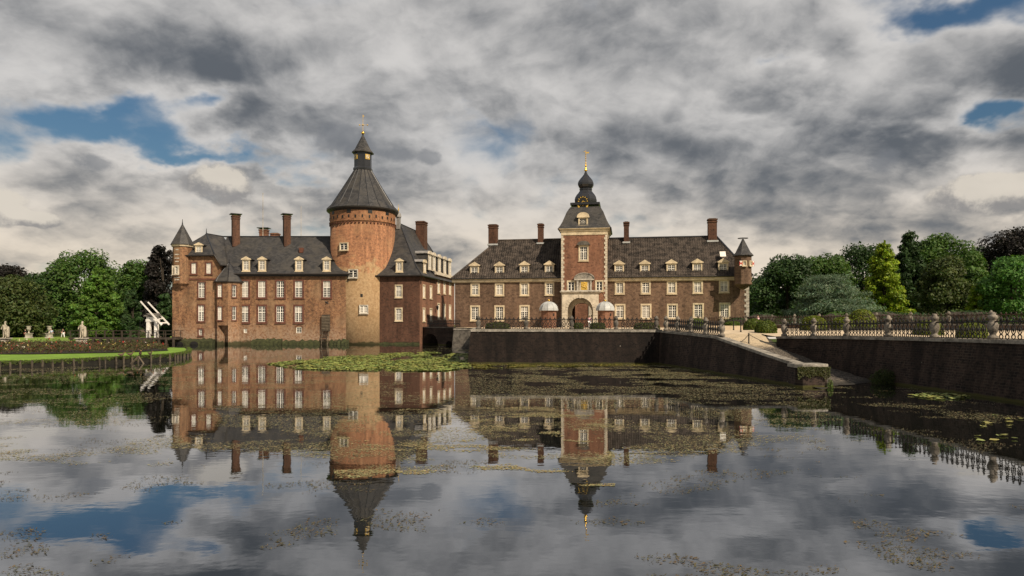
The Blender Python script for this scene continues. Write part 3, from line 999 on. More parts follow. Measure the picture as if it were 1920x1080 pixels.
# wooden water stair with louvred hatch
ws = thing('water_stair', 'dark wooden louvred hatch and stair down to the water on the castle wall', 'stair', (F1.lx(612), 107.9, 0))
w_ = 0.62
mb = MB().box(-w_, w_, -0.3, 0.05, F1.lz(620), F1.lz(590))
obj('frame', mb, 'wood_dark', ws)
zz0, zz1 = F1.lz(619), F1.lz(591)
sl = cached('louvre', lambda: MB().loft([[(-w_ - 0.03, -0.42, -0.03), (-w_ - 0.03, -0.40, 0.02), (-w_ - 0.03, -0.29, 0.14), (-w_ - 0.03, -0.29, 0.08)], [(w_ + 0.03, -0.42, -0.03), (w_ + 0.03, -0.40, 0.02), (w_ + 0.03, -0.29, 0.14), (w_ + 0.03, -0.29, 0.08)]]).mesh('slat', 'wood_post'))
for k in range(10):
    link('slat', sl, ws, (0, 0, zz0 + (zz1 - zz0) * k / 10))
for sx in (-1, 1):
    obj('stringer', MB().loft([[(sx * 0.5 - 0.04, -0.30, zz0), (sx * 0.5 + 0.04, -0.30, zz0), (sx * 0.5 + 0.04, -0.12, zz0), (sx * 0.5 - 0.04, -0.12, zz0)], [(sx * 0.5 - 0.04, -1.3, -0.4), (sx * 0.5 + 0.04, -1.3, -0.4), (sx * 0.5 + 0.04, -1.1, -0.4), (sx * 0.5 - 0.04, -1.1, -0.4)]]), 'wood_post', ws)
st = cached('stairtread', lambda: MB().box(-0.46, 0.46, -0.16, 0.12, -0.03, 0.03).mesh('tread', 'wood_dark'))
for k in range(8):
    f_ = (k + 0.5) / 8
    link('tread', st, ws, (0, -0.2 - 1.0 * f_, zz0 * (1 - f_) - 0.4 * f_))

for px_, y0, y1, r_, lab in ((493, 362, 446, 0.06, 'tall white flagpole rising behind the castle roof near the low paired chimneys'), (564.5, 387, 446, 0.045, 'thin pale pole on the castle ridge nearer the round tower')):
    Yl = 6.0 if px_ < 500 else 5.2
    o = obj('flagpole', MB().lathe([(r_, 12.0), (r_, F1.lz(y1, 0, Yl)), (r_ * 0.7, F1.lz(y0, 0, Yl) - 0.1), (r_ * 1.4, F1.lz(y0, 0, Yl) - 0.1), (r_ * 1.2, F1.lz(y0, 0, Yl))], 6), 'stone_post', None, loc=(F1.lx(px_, Yl), 108 + Yl, 0))
    tag(o, lab, 'pole')

# ------------------------------------------------------------------ castle: corner pavilion with bartizan
F2 = Frame(0, 107.0, 0)
root = F2.root('corner_pavilion', 'tall brick corner pavilion with steep slate hip at the castle end by the drawbridge', 'building')
xl, xr, xr2 = F2.lx(323), F2.lx(402), F2.lx(412.5)
zE, zE2 = F2.lz(480), F2.lz(498)
zA = F2.lz(438, 0, 4.0)
holes, wins = [], []
for xa, xb, ya, yb, sty in ((359, 368, 492.8, 513, 'cross'), (386.7, 396, 492.8, 513, 'cross'), (372, 384, 529.4, 558.2, 'cross'), (371.3, 383, 572.5, 602, 'cross'), (372.6, 380, 617, 628.7, 'small')):
    x0, x1 = F2.lx(xa), F2.lx(xb)
    z1, z0 = F2.lz(ya), F2.lz(yb)
    holes.append((x0 - xl, x1 - xl, z0, z1))
    wins.append((x0, x1, z0, z1, sty))
mb = MB()
mb.facet((xl, 0), (xr, 0), -0.5, zE, holes)
mb.poly((xr, 0, -0.5), (xr2, 0, -0.5), (xr2, 0, zE2), (xr, 0, zE))
mb.facet((xr2, 0), (xr2, 9.0), -0.5, zE2)
mb.facet((xl, 9.0), (xl, 0), -0.5, zE)
mb.facet((xr2, 9.0), (xl, 9.0), -0.5, zE2)
obj('wall', mb, 'brick_old', root)
for x0, x1, z0, z1, sty in wins:
    window(root, ((x0 + x1) / 2, 0, z0), 0, x1 - x0, z1 - z0, 'brick_trim', sty, 2 if z0 > 10 else 0, 0.18)
obj('string_course', MB().box(F2.lx(346), F2.lx(404), -0.10, 0.0, F2.lz(525), F2.lz(522)), 'brick_trim', root)
# roof: front hip, long right slope running lower
A_ = (F2.lx(387, 4.0), 4.0, zA)
B_ = (F2.lx(418, 5.9), 5.9, zR + 0.05)
L_ = (F2.lx(345.5, -0.4), -0.4, zE + 0.05)
L0 = (xl - 0.3, -0.4, zE + 0.05)
R_ = (F2.lx(402.5, -0.45), -0.45, zE + 0.05)
R2 = (F2.lx(413.5, -0.45), -0.45, zE2 + 0.0)
R3 = (F2.lx(425, 0.6), 0.6, zE2 + 0.05)
BL = (xl - 0.3, 9.4, zE)
BR = (xr2 + 0.3, 9.4, zE)
A2 = (A_[0], 6.0, zA)
mb = MB()
mb.poly(L0, R_, A_)
mb.poly(R_, R2, R3, B_, A_)
mb.poly(A_, B_, A2)
mb.poly(BL, L0, A_, A2)
mb.poly(BR, BL, A2, B_)
mb.poly(R3, BR, B_)
rf = obj('roof', mb, 'slate', root)
obj('hip', MB().tube([L_, A_], 0.1, 5).tube([A_, R_], 0.1, 5).tube([A_, B_], 0.1, 5), 'lead', rf)
obj('eave', MB().tube([(F2.lx(347), -0.42, zE), R_, R2, R3], 0.15, 5), 'gutter', rf)
spike(root, A_[0], 4.0, zA, F2.lz(428.5, 0, 4.0))
z0 = F2.lz(475.5, 0, 0.5)
dormer(root, (F2.lx(373, 0.3), 0.2, z0), 0, 1.15, F2.lz(460.5, 0, 0.3) - z0, 0.36, 1.6)
# bartizan
bc = (F2.lx(339.5), 0.45)
br_ = 1.42
z0, z1 = F2.lz(531), F2.lz(463)
mb = MB()
nb = 8
rot = R(-90 - 10 - 22.5)
mb.lathe([(0.15, F2.lz(545)), (0.8, F2.lz(541)), (1.05, F2.lz(536)), (br_ * 0.98, F2.lz(533)), (br_ + 0.1, F2.lz(532)), (br_ + 0.1, z0), (br_, z0), (br_, z1)], nb, bc, rot)
bz = obj('bartizan', mb, 'brick_old', root)
bz['label'] = 'small eight sided corner turret hanging from the wall'
mb = MB().lathe([(br_ + 0.06, z1), (br_ + 0.18, z1 + 0.05), (br_ + 0.24, z1 + 0.32), (br_ + 0.02, z1 + 0.34)], nb, bc, rot)
obj('cornice', mb, 'cream', bz)
zt = F2.lz(420, 0, 0.5)
mb = MB().lathe([(br_ + 0.38, z1 + 0.34), (br_ + 0.02, z1 + 1.0), (0.05, zt)], nb, bc, rot)
obj('bartizan_roof', mb, 'slate', bz)
spike(bz, bc[0], bc[1], zt, F2.lz(411, 0, 0.5))
for k in (-1, 0):
    a_ = rot + math.pi / nb + 2 * math.pi / nb * k
    rr = br_ * math.cos(math.pi / nb) + 0.16
    window(bz, (bc[0] + rr * math.cos(a_), bc[1] + rr * math.sin(a_), F2.lz(514)), a_ + math.pi / 2, 0.48, F2.lz(500.5) - F2.lz(514), 'stone_white', 'small', 0, 0.15)
# pale stone bands on the bartizan
mb = MB()
for py_, hw in ((470, 0.25), (479, 0.40), (486, 0.40), (492, 0.3), (522, 0.5), (526, 0.4)):
    a_ = rot + math.pi / nb
    rr = br_ * math.cos(math.pi / nb) + 0.012
    cx0, cy0 = bc[0] + rr * math.cos(a_), bc[1] + rr * math.sin(a_)
    tx, ty = -math.sin(a_), math.cos(a_)
    zz = F2.lz(py_)
    mb.loft([[(cx0 + s_ * hw * tx - 0.05 * math.cos(a_), cy0 + s_ * hw * ty - 0.05 * math.sin(a_), zz + q) for q in (0, 0.16)] + [(cx0 + s_ * hw * tx, cy0 + s_ * hw * ty, zz + q) for q in (0.16, 0)] for s_ in (-1, 1)])
obj('stone_band', mb, 'stone_post', bz)
# base arches and mossy footing
mb = MB()
x0, x1 = F2.lx(312), F2.lx(404)
rr = []
ns = 26
for k in range(ns + 1):
    xx = x0 + (x1 - x0) * k / ns
    rr.append([(xx, -1.3 + random.uniform(-0.1, 0.1), -0.4), (xx, -1.25, 0.55 + random.uniform(-0.06, 0.06)), (xx, -0.6, 0.72 + random.uniform(-0.1, 0.15)), (xx, 0.1, 0.85 + random.uniform(0, 0.3)), (xx, 0.1, -0.4)])
mb.loft(rr)
ft = obj('footing', mb, 'moss', root)
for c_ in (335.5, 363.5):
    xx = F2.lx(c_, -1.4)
    obj('arch_mouth', MB().loft([[(xx + 0.62 * math.cos(math.pi * k / 8), y_, 0.05 + 0.52 * math.sin(math.pi * k / 8)) for k in range(9)] for y_ in (-1.42, -0.9)]), 'paint_and_hole_black', ft)  # solid plug; the shade inside the arch is its black colour

# ------------------------------------------------------------------ stair turret
F3 = Frame(F1.lx(428.3), 108.3, 0)
root = F3.root('stair_turret', 'narrow polygonal brick stair turret with pointed slate roof standing in the water', 'tower')
Rt = 2.3
angs = [R(-90 + 18.4 + 45 * k) for k in range(8)]
vt = [(Rt * math.cos(a_), Rt * math.sin(a_)) for a_ in angs]      # vt[0] right of front, vt[-1] left of front
zE = EYE + (HOR - 528) / F * 106.5
zN = EYE + (HOR - 610) / F * 106.2
mb = MB()
wlist = []
for k in range(8):
    p0, p1 = vt[k - 1], vt[k]
    L = math.dist(p0, p1)
    if k == 0:
        hs = []
        for ya, yb in ((534, 557), (575, 600)):
            z1, z0 = EYE + (HOR - ya) / F * 106.2, EYE + (HOR - yb) / F * 106.2
            hs.append((0.06, 0.80, z0, z1))
            wlist.append((p0, p1, 0.43, z0, 0.74, z1 - z0, 'cross'))
        mb.facet(p0, p1, zN, zE, hs)
    elif k == 1:
        hs = []
        for ya, yb in ((535, 557), (575, 600)):
            z1, z0 = EYE + (HOR - ya) / F * 106.6, EYE + (HOR - yb) / F * 106.6
            hs.append((0.62, 1.20, z0, z1))
            wlist.append((p0, p1, 0.91, z0, 0.58, z1 - z0, 'small'))
        mb.facet(p0, p1, -0.5, zE, hs)
    else:
        mb.facet(p0, p1, -0.5, zE)
# cut-away foot: recessed back, curved jamb on one side
p0, p1 = Vector(vt[7]), Vector(vt[0])
d = (p1 - p0).normalized()
nn = Vector((-d.y, d.x))
i0, i1 = p0 + nn * 1.2, p1 + nn * 1.2
mb.poly((i0.x, i0.y, -0.5), (i1.x, i1.y, -0.5), (i1.x, i1.y, zN), (i0.x, i0.y, zN))
mb.poly((i1.x, i1.y, -0.5), (p1.x, p1.y, -0.5), (p1.x, p1.y, zN), (i1.x, i1.y, zN))
mb.poly((p0.x, p0.y, zN), (i0.x, i0.y, zN), (i1.x, i1.y, zN), (p1.x, p1.y, zN))
arc = [(p0 + d * (0.10 + 0.62 * math.sin(math.pi / 2 * k / 6) ** 1.4), zN - (zN - 0.6) * (k / 6)) for k in range(7)] + [(p0 + d * 0.72, -0.5)]
for (qa, za), (qb, zb) in zip(arc, arc[1:]):
    mb.poly((p0.x, p0.y, zb), (qb.x, qb.y, zb), (qa.x, qa.y, za), (p0.x, p0.y, za))
    mb.poly((qb.x, qb.y, zb), (qb.x + nn.x * 1.2, qb.y + nn.y * 1.2, zb), (qa.x + nn.x * 1.2, qa.y + nn.y * 1.2, za), (qa.x, qa.y, za))
obj('wall', mb, 'brick_old', root)
for p0, p1, u_, z0, w_, h_, sty in wlist:
    d = (Vector(p1) - Vector(p0)).normalized()
    c_ = Vector(p0) + d * u_
    window(root, (c_.x, c_.y, z0), math.atan2(d.y, d.x), w_, h_, 'brick_trim', sty, 2 if sty == 'cross' else 0, 0.10)
zA = EYE + (HOR - 492.5) / F * 108
mb = MB().lathe([(Rt + 0.22, zE), (Rt - 0.25, zE + 0.75), (0.04, zA)], 8, (0, 0), angs[0])
rf = obj('roof', mb, 'slate', root)
obj('eave', MB().lathe([(Rt + 0.02, zE - 0.16), (Rt + 0.27, zE - 0.08), (Rt + 0.27, zE + 0.04), (Rt + 0.1, zE + 0.1)], 8, (0, 0), angs[0]), 'gutter', rf)
spike(root, 0, 0, zA, EYE + (HOR - 485) / F * 108)
mb = MB()
for k in range(8):
    a0 = angs[k]
    mb.tube([((Rt + 0.2) * math.cos(a0), (Rt + 0.2) * math.sin(a0), zE + 0.03), ((Rt - 0.23) * math.cos(a0), (Rt - 0.23) * math.sin(a0), zE + 0.78), (0, 0, zA)], 0.06, 4)
obj('hip', mb, 'lead', rf)

# ------------------------------------------------------------------ round tower
TY = 112.9
F4 = Frame((680.5 - 960) / F * TY, TY, 0)
root = F4.root('round_tower', 'massive round brick tower with tall slate cone, plastered foot and clock lantern', 'tower')
def tz(py): return EYE + (HOR - py) / F * TY
def trd(px): return px / F * TY
NT_ = 48
r0, r1, r2 = trd(58.6), trd(59.4), trd(60.8)
mb = MB().lathe([(r0, -0.5), (r0, 6), (r1, tz(424))], NT_)
o = obj('wall', mb, 'brick_tower', root, True)
mb = MB().lathe([(r1, tz(424)), (r2 - 0.08, tz(424)), (r2 - 0.08, tz(422.4)), (r2 + 0.06, tz(422.0)), (r2 + 0.06, tz(420.8)), (r2 - 0.05, tz(420.4)), (r2, tz(398)), (r2, tz(396))], NT_)
band = obj('parapet', mb, 'brick_tower', root, False)
cn = cached('corbel', lambda: MB().box(-0.12, 0.12, -0.16, 0.1, 0, 0.2).mesh('corbel', 'brick_trim'))
for k in range(56):
    a_ = 2 * math.pi * k / 56
    if math.sin(a_) < 0.3:
        link('corbel', cn, band, (r1 * math.cos(a_), r1 * math.sin(a_), tz(426.2)), a_ + math.pi / 2)
hole = cached('gunport', lambda: MB().box(-0.33, 0.33, -0.035, 0.3, 0, 0.62).mesh('port', 'paint_and_hole_black'))  # solid block, its black stands for the dark of the hole
slit = cached('slit', lambda: MB().box(-0.11, 0.11, -0.03, 0.2, 0, 0.42).mesh('slit', 'paint_and_hole_black'))  # no real cut: slit darkness given as black colour
for px_ in (634.4, 668, 706, 733):
    a_ = -math.pi / 2 + math.asin((px_ - 680.5) / 62)
    link('port', hole, band, (r2 * math.cos(a_), r2 * math.sin(a_), tz(408.5)), a_ + math.pi / 2)
for k in range(15):
    a_ = R(-172 + k * 11.7)
    link('slit', slit, band, (r2 * math.cos(a_), r2 * math.sin(a_), tz(416 + (k % 2) * 0.8)), a_ + math.pi / 2)
# windows in stone frames
for px_, y1_, y0_, w_ in ((658.2, 455.5, 468.5, 1.35), (676, 506, 520.5, 1.3), (694.8, 573, 587, 1.2)):
    rr = r0 + 0.17
    a_ = -math.pi / 2 + math.asin((px_ - 680.5) / 60.5)
    z0, z1 = EYE + (HOR - y0_) / F * 107.8, EYE + (HOR - y1_) / F * 107.8
    window(root, (rr * math.cos(a_), rr * math.sin(a_), z0), a_ + math.pi / 2, w_, z1 - z0, 'cream' if y1_ < 460 else 'stone_post', 'pair', 2 if y1_ > 560 else 0, 0.10)
a_ = -math.pi / 2 + math.asin((691 - 680.5) / 60.5)
obj('loophole', MB().box(-0.18, 0.18, -0.03, 0.3, 0, 0.5), 'paint_and_hole_black', root, loc=(r0 * math.cos(a_), r0 * math.sin(a_), EYE + (HOR - 557) / F * 107.8), rz=a_ + math.pi / 2)  # black block on the wall, shade of the opening as colour
# cone, slightly sprung at the foot, 20 slate facets
NC = 20
zc0 = tz(396.5)
cone_prof = [(trd(65.8), zc0 - 0.12), (trd(66.2), zc0 + 0.02), (trd(58), zc0 + 0.75), (trd(47), tz(371)), (trd(31), tz(345)), (trd(16.6), tz(321))]
mb = MB().lathe(cone_prof, NC, rot=R(4))
cone = obj('roof', mb, 'slate', root)
mb = MB()
for k in range(NC):
    a_ = R(4) + 2 * math.pi * k / NC
    mb.tube([(r_ * math.cos(a_), r_ * math.sin(a_), z_ + 0.03) for r_, z_ in cone_prof[1:]], 0.05, 4)
obj('hip', mb, 'lead', cone)
obj('eave', MB().lathe([(r2 + 0.02, zc0 - 0.55), (r2 + 0.35, zc0 - 0.3), (trd(65.9), zc0 - 0.22), (trd(66.4), zc0 - 0.04), (trd(64), zc0 - 0.02)], 48), 'gutter', cone)
a_ = R(-62)
obj('hatch', MB().box(-0.3, 0.3, -0.15, 0.4, 0, 0.62), 'brick_trim', cone, loc=(trd(40) * math.cos(a_), trd(40) * math.sin(a_), tz(379)), rz=a_ + math.pi / 2)
# lantern
zl0, zl1 = tz(314.5), tz(287)
rl = trd(16.2)
lt = obj('lantern', MB().lathe([(trd(16), tz(323)), (trd(18), tz(320)), (trd(18.2), tz(317)), (trd(16.6), zl0), (rl, zl0), (rl, zl1)], 8, rot=R(22.5)), 'lead', root)
lt['label'] = 'dark eight sided lantern with small clock faces'
obj('lantern_roof', MB().lathe([(trd(20.3), zl1 - 0.1), (trd(20.6), zl1 + 0.06), (trd(15), zl1 + 0.55), (0.14, tz(254)), (0.14, tz(251))], 8, rot=R(22.5)), 'slate', lt)
def clock_mesh():
    mb = MB()
    mb.box(-0.40, 0.40, -0.05, 0.05, -0.40, 0.40)
    mb.cur = 1
    mb.loft([[(0.36 * math.cos(R(45 * k)), y_, 0.36 * math.sin(R(45 * k))) for k in range(8)] for y_ in (-0.08, -0.05)])
    mb.cur = 2
    for k in range(12):
        c_, s_ = 0.29 * math.cos(R(30 * k)), 0.29 * math.sin(R(30 * k))
        mb.box(c_ - 0.035, c_ + 0.035, -0.10, -0.08, s_ - 0.035, s_ + 0.035)
    mb.tube([(0, -0.11, 0), (0.15, -0.11, 0.12)], 0.025, 4)
    mb.tube([(0, -0.11, 0), (-0.08, -0.11, -0.2)], 0.02, 4)
    return mb.mesh('clock', ['gold_paint', 'cream', 'paint_and_hole_black'])
for k in range(-2, 3):
    a_ = R(-67.5 + 45 * k - 22.5 + 22.5)
    a_ = R(-90 + 45 * k + 22.5 * 0 + 0)
    if k in (-1, 1, 0) and k != 0:
        rr = rl * math.cos(R(22.5)) + 0.02
        link('clock', cached('rclock', clock_mesh), lt, (rr * math.cos(a_), rr * math.sin(a_), tz(296.5)), a_ + math.pi / 2)
fin = MB().lathe([(0.02, tz(252.5)), (0.22, tz(251.3)), (0.30, tz(249.5)), (0.22, tz(247.5)), (0.02, tz(246.5))], 10)
fo = obj('finial_ball', fin, 'gold', lt, True)
mb = MB().tube([(0, 0, tz(247)), (0, 0, tz(215))], 0.035, 5)
mb.tube([(trd(-6.5), 0, tz(234.5)), (trd(8.5), 0, tz(234.5))], 0.03, 5)
for q in (-6.5, 8.5):
    mb.lathe([(0.02, tz(236)), (0.12, tz(234.5)), (0.02, tz(233))], 6, (trd(q), 0))
mb.lathe([(0.02, tz(236.5)), (0.2, tz(234.5)), (0.02, tz(232.5))], 6)
mb.box(-0.04, 0.2, -0.02, 0.02, tz(218.4), tz(216.8))
obj('cross', mb, 'gold_paint', fo)

# ------------------------------------------------------------------ east wing, turned a little to the view
F5 = Frame((787 - 960) / F * 108.0, 108.0, -9.5)      # origin: the near right corner
root = F5.root('east_wing', 'dark brick castle wing right of the round tower, steep slate hip with five arched dormers', 'building')
xl = F5.lx(700)
zE = F5.lz(517.5)
holes, wins = [], []
for ya, yb in ((535, 556.5), (578.5, 600.5)):
    x0, x1 = F5.lx(742.3), F5.lx(753)
    z1, z0 = F5.lz(ya), F5.lz(yb)
    holes.append((x0 - xl, x1 - xl, z0, z1))
    wins.append(((x0 + x1) / 2, 0, z0, x1 - x0, z1 - z0, 0))
side_h = []
DL = 22.0
s2 = F5.ly(815.4)
for pxa, pxb, ya, yb in ((793, 796.6, 535.5, 557.5), (806.2, 809.6, 537, 559), (793, 796.6, 578.5, 601.5), (806.2, 809.6, 579.5, 601.5), (820.3, 824.6, 525, 549), (831.3, 835.2, 527, 550), (842, 845.2, 529, 551.5), (820.3, 824.6, 570, 597), (831.3, 835.2, 571.5, 597), (842, 845.2, 573, 597)):
    a_, b_ = F5.ly(pxa), F5.ly(pxb)
    c_ = (a_ + b_) / 2
    w_ = 1.15 if pxa < 815 else 1.3
    z1, z0 = F5.lz(ya, 0, c_), F5.lz(yb, 0, c_)
    side_h.append((c_ - w_ / 2, c_ + w_ / 2, z0, z1))
    wins.append((0, c_, z0, w_, z1 - z0, 90))
zE2 = F5.lz(509, 0, s2)
mb = MB()
mb.facet((xl, 0), (0, 0), -0.5, zE, holes)
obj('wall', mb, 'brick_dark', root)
mb = MB()
mb.facet((0, 0), (0, s2), -0.5, zE, [h for h in side_h if h[1] < s2])
mb.facet((0, s2), (0, DL), -0.5, zE2 - 0.5, [(h[0] - s2, h[1] - s2, h[2], h[3]) for h in side_h if h[0] > s2])
mb.facet((0, DL), (-10, DL), -0.5, zE2)
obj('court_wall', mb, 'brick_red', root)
for x_, y_, z0, w_, h_, ang in wins:
    window(root, (x_, y_, z0), R(ang), w_, h_, 'cream', 'cross', 0 if ang == 0 else 2, 0.16)
obj('cornice', MB().box(-0.05, 0.30, s2, DL, zE2 - 0.5, zE2 - 0.02), 'stone_white', root)
# roof
rx = -5.0
ra = (F5.lx(750, 6.0), 6.0, F5.lz(418, 0, 6.0))
rx = ra[0]
rb = (rx, 17.5, ra[2])
e = 0.5
mb = MB()
fl, fr_ = (xl - 1.0, -e, zE + 0.1), (e, -e, zE + 0.1)
ml, mr = (xl - 1.0, 1.0, zE + 1.5), (-0.85, 1.0, zE + 1.55)
br2, bmr = (e, DL + e, zE + 0.1), (-0.85, DL - 1.0, zE + 1.55)
mb.poly(fl, fr_, mr, ml)
mb.poly(ml, mr, ra, (xl - 1.0, 4.6, ra[2] - 2.0))
mb.poly(fr_, br2, bmr, mr)
mb.poly(mr, bmr, rb, ra)
mb.poly(br2, (2 * rx, DL + e, zE + 0.1), (2 * rx, DL - 1, zE + 1.55), bmr)
mb.poly(bmr, (2 * rx, DL - 1, zE + 1.55), rb)
mb.poly((2 * rx, DL - 1, zE + 1.55), (xl - 1.0, 4.6, ra[2] - 2.0), ra, rb)
mb.poly((xl - 1.0, -e, zE + 0.08), (2 * rx, DL + e, zE + 0.08), br2, fr_)
rf = obj('roof', mb, 'slate', root)
obj('hip', MB().tube([fr_, mr, ra], 0.10, 5).tube([ra, rb], 0.1, 5).tube([rb, bmr, br2], 0.1, 5), 'lead', rf)
obj('eave', MB().tube([(xl, -e - 0.05, zE + 0.05), (e + 0.05, -e - 0.05, zE + 0.05), (e + 0.05, s2 + 0.3, zE + 0.05)], 0.13, 5), 'gutter', root)
obj('downpipe', MB().tube([(e, -e, zE), (0.12, 0.25, zE - 0.7), (0.12, 0.3, zE - 1.2)], 0.07, 5), 'gutter', root)
z0 = F5.lz(509.5)
dormer(root, (F5.lx(749), -0.1, z0), 0, F5.lx(755.5) - F5.lx(742.5), F5.lz(489.5) - z0, 0.42, 2.2)
c_ = F5.ly(799, 0.1)
z0 = F5.lz(512, 0, c_)
dormer(root, (0.1, F5.ly(797, 0.1), z0), R(90), 1.2, F5.lz(493, 0, c_) - z0, 0.4, 2.4, arched=True)
for k, px_ in enumerate((806.5, 814.5, 824.5, 834.5, 844.0)):
    c_ = F5.ly(px_, -0.15)
    z0 = zE2 + 0.15
    dormer(root, (-0.15, c_, z0), R(90), 1.55, 2.55, 0.5, 3.0, arched=True, frame='stone_white')
chimney(root, rx + 1.2, F5.ly(790.5, rx + 1.2), ra[2] - 3.5, F5.lz(409, 0, 10.5), 1.6, 1.9, 0, 'brick_dark')
# little bell cote by the tower
bt = obj('bell_cote', MB().box(-0.3, 0.3, -0.3, 0.3, 0, 2.0).lathe([(0.5, 2.0), (0.5, 2.15), (0.4, 2.6), (0.05, 3.0)], 8), 'lead_mid', root, loc=(F5.lx(747.2, 5.5), 5.5, ra[2] - 1.0))
obj('spike', MB().lathe([(0.05, 3.0), (0.12, 3.35), (0.03, 3.6), (0.02, 4.2)], 6), 'gold_paint', bt)
# wall lantern by the door
lp = obj('wall_lantern', MB().lathe([(0.05, 0), (0.18, 0.15), (0.22, 0.55), (0.26, 0.6), (0.05, 0.85)], 6).box(-0.4, 0, -0.03, 0.03, 0.6, 0.66), 'iron', root, loc=(0.45, F5.ly(819.5, 0.4), F5.lz(582, 0, 10)))
# the corner lies in the moat: mossy foot line
obj('footing', MB().loft([[(xl + (0 - xl) * k / 14, -0.25 + random.uniform(-0.1, 0.08), -0.4) for k in range(15)], [(xl + (0 - xl) * k / 14, -0.02, 0.25 + random.uniform(-0.08, 0.14)) for k in range(15)]], False, False), 'moss', root)

# bridge between castle and gatehouse
bA, bB = Vector((-14.2, 109.5)), Vector((-7.6, 101.5))
root = thing('moat_bridge', 'low dark brick arched bridge between castle wing and gatehouse with iron railing', 'bridge', (bA.x, bA.y, 0), math.atan2(bB.y - bA.y, bB.x - bA.x))
BL_ = (bB - bA).length
def barch(mb, cx_, w_, y_):
    return [(cx_ + w_ * math.cos(math.pi * (1 - k / 10)), y_, -0.05 + w_ * 0.80 * math.sin(math.pi * (1 - k / 10))) for k in range(11)]
def bl(px):   # bridge local x at a pixel column
    k = (px - 960) / F
    d = (bB - bA).normalized()
    return (k * bA.y - bA.x) / (d.x - k * d.y)
a1, a2 = bl(806.5), bl(842)
w1_, w2_ = (bl(821) - bl(792)) / 2, 0.9
ztop = 2.62
mb = MB()
def spandrel(y_, flip):
    pts_ = [(-1.0, y_, -0.5), (a1 - w1_, y_, -0.5)] + barch(mb, a1, w1_, y_) + [(a1 + w1_, y_, -0.5), (a2 - w2_, y_, -0.5)] + barch(mb, a2, w2_, y_) + [(a2 + w2_, y_, -0.5), (BL_ + 1, y_, -0.5), (BL_ + 1, y_, ztop), (-1.0, y_, ztop)]
    return pts_
# build spandrels as strips so that concave outlines stay clean
def strips(y_):
    xs = [-1.0, a1 - w1_] + [q[0] for q in barch(mb, a1, w1_, y_)][1:] + [a2 - w2_] + [q[0] for q in barch(mb, a2, w2_, y_)][1:] + [BL_ + 1]
    def low_(x_):
        for c_, w_ in ((a1, w1_), (a2, w2_)):
            if abs(x_ - c_) <= w_ + 1e-6:
                return max(-0.5, -0.05 + w_ * 0.8 * math.sqrt(max(0, 1 - ((x_ - c_) / w_) ** 2)))
        return -0.5
    for x0, x1 in zip(xs, xs[1:]):
        mid = (x0 + x1) / 2
        inside = any(abs(mid - c_) < w_ for c_, w_ in ((a1, w1_), (a2, w2_)))
        l0, l1 = (low_(x0), low_(x1)) if inside else (-0.5, -0.5)
        mb.poly((x0, y_, l0), (x1, y_, l1), (x1, y_, ztop), (x0, y_, ztop))
        if inside and y_ == 0:
            mb.poly((x0, 0, l0), (x0, 3.5, l0), (x1, 3.5, l1), (x1, 0, l1))
strips(0)
strips(3.5)
mb.poly((-1, 0, ztop), (BL_ + 1, 0, ztop), (BL_ + 1, 3.5, ztop), (-1, 3.5, ztop))
obj('arches', mb, 'brick_moat', root)
obj('coping', MB().box(-1, BL_ + 1, -0.12, 0.3, ztop + 0.003, ztop + 0.18), 'stone_dark', root)
BRIDGE = root
BRL = BL_

# lit brick wall seen through the bridge arch
o = obj('garden_wall', MB().box(-16, 4, 0, 0.5, -0.5, 1.9).box(-16.1, 4.1, -0.06, 0.56, 1.9, 2.05), ['brick_red'], None, loc=(-9, 124, 0))
tag(o, 'sunlit brick wall seen through the bridge arch', 'wall')

# ------------------------------------------------------------------ gatehouse
G = Frame((1094.5 - 960) / F * 104.0, 104.0, -9.5)
zG = 2.4


def tile_slope(mb, x0, x1, y0, z0, y1, z1, left_cut, right_cut, pitch=0.36, rows=26):
    """pantiles laid one by one on a slope; cuts give the slope's left and right limits at height fraction t"""
    n_ = int((x1 - x0) / pitch)
    for j in range(rows):
        ta, tb = j / rows, (j + 1.10) / rows
        la, rb_ = left_cut(j / rows), right_cut(j / rows)
        for i in range(n_):
            xa = x0 + i * pitch
            if xa < la - 0.1 or xa + pitch > rb_ + 0.1:
                continue
            jx = random.uniform(-0.012, 0.012)
            lift = 0.05 + random.uniform(-0.012, 0.016)
            ya, yb, za, zb = y0 + (y1 - y0) * ta, y0 + (y1 - y0) * tb, z0 + (z1 - z0) * ta, z0 + (z1 - z0) * tb
            h1, h0 = lift + 0.09, lift
            mb.add([(xa + jx, ya - 0.03, za + h0), (xa + pitch * 0.62 + jx, ya - 0.03, za + h1), (xa + pitch + jx, ya - 0.03, za + h0 - 0.03),
                    (xa + jx, yb, zb), (xa + pitch * 0.62 + jx, yb, zb + 0.09), (xa + pitch + jx, yb, zb - 0.03)], [(0, 1, 4, 3), (1, 2, 5, 4)])


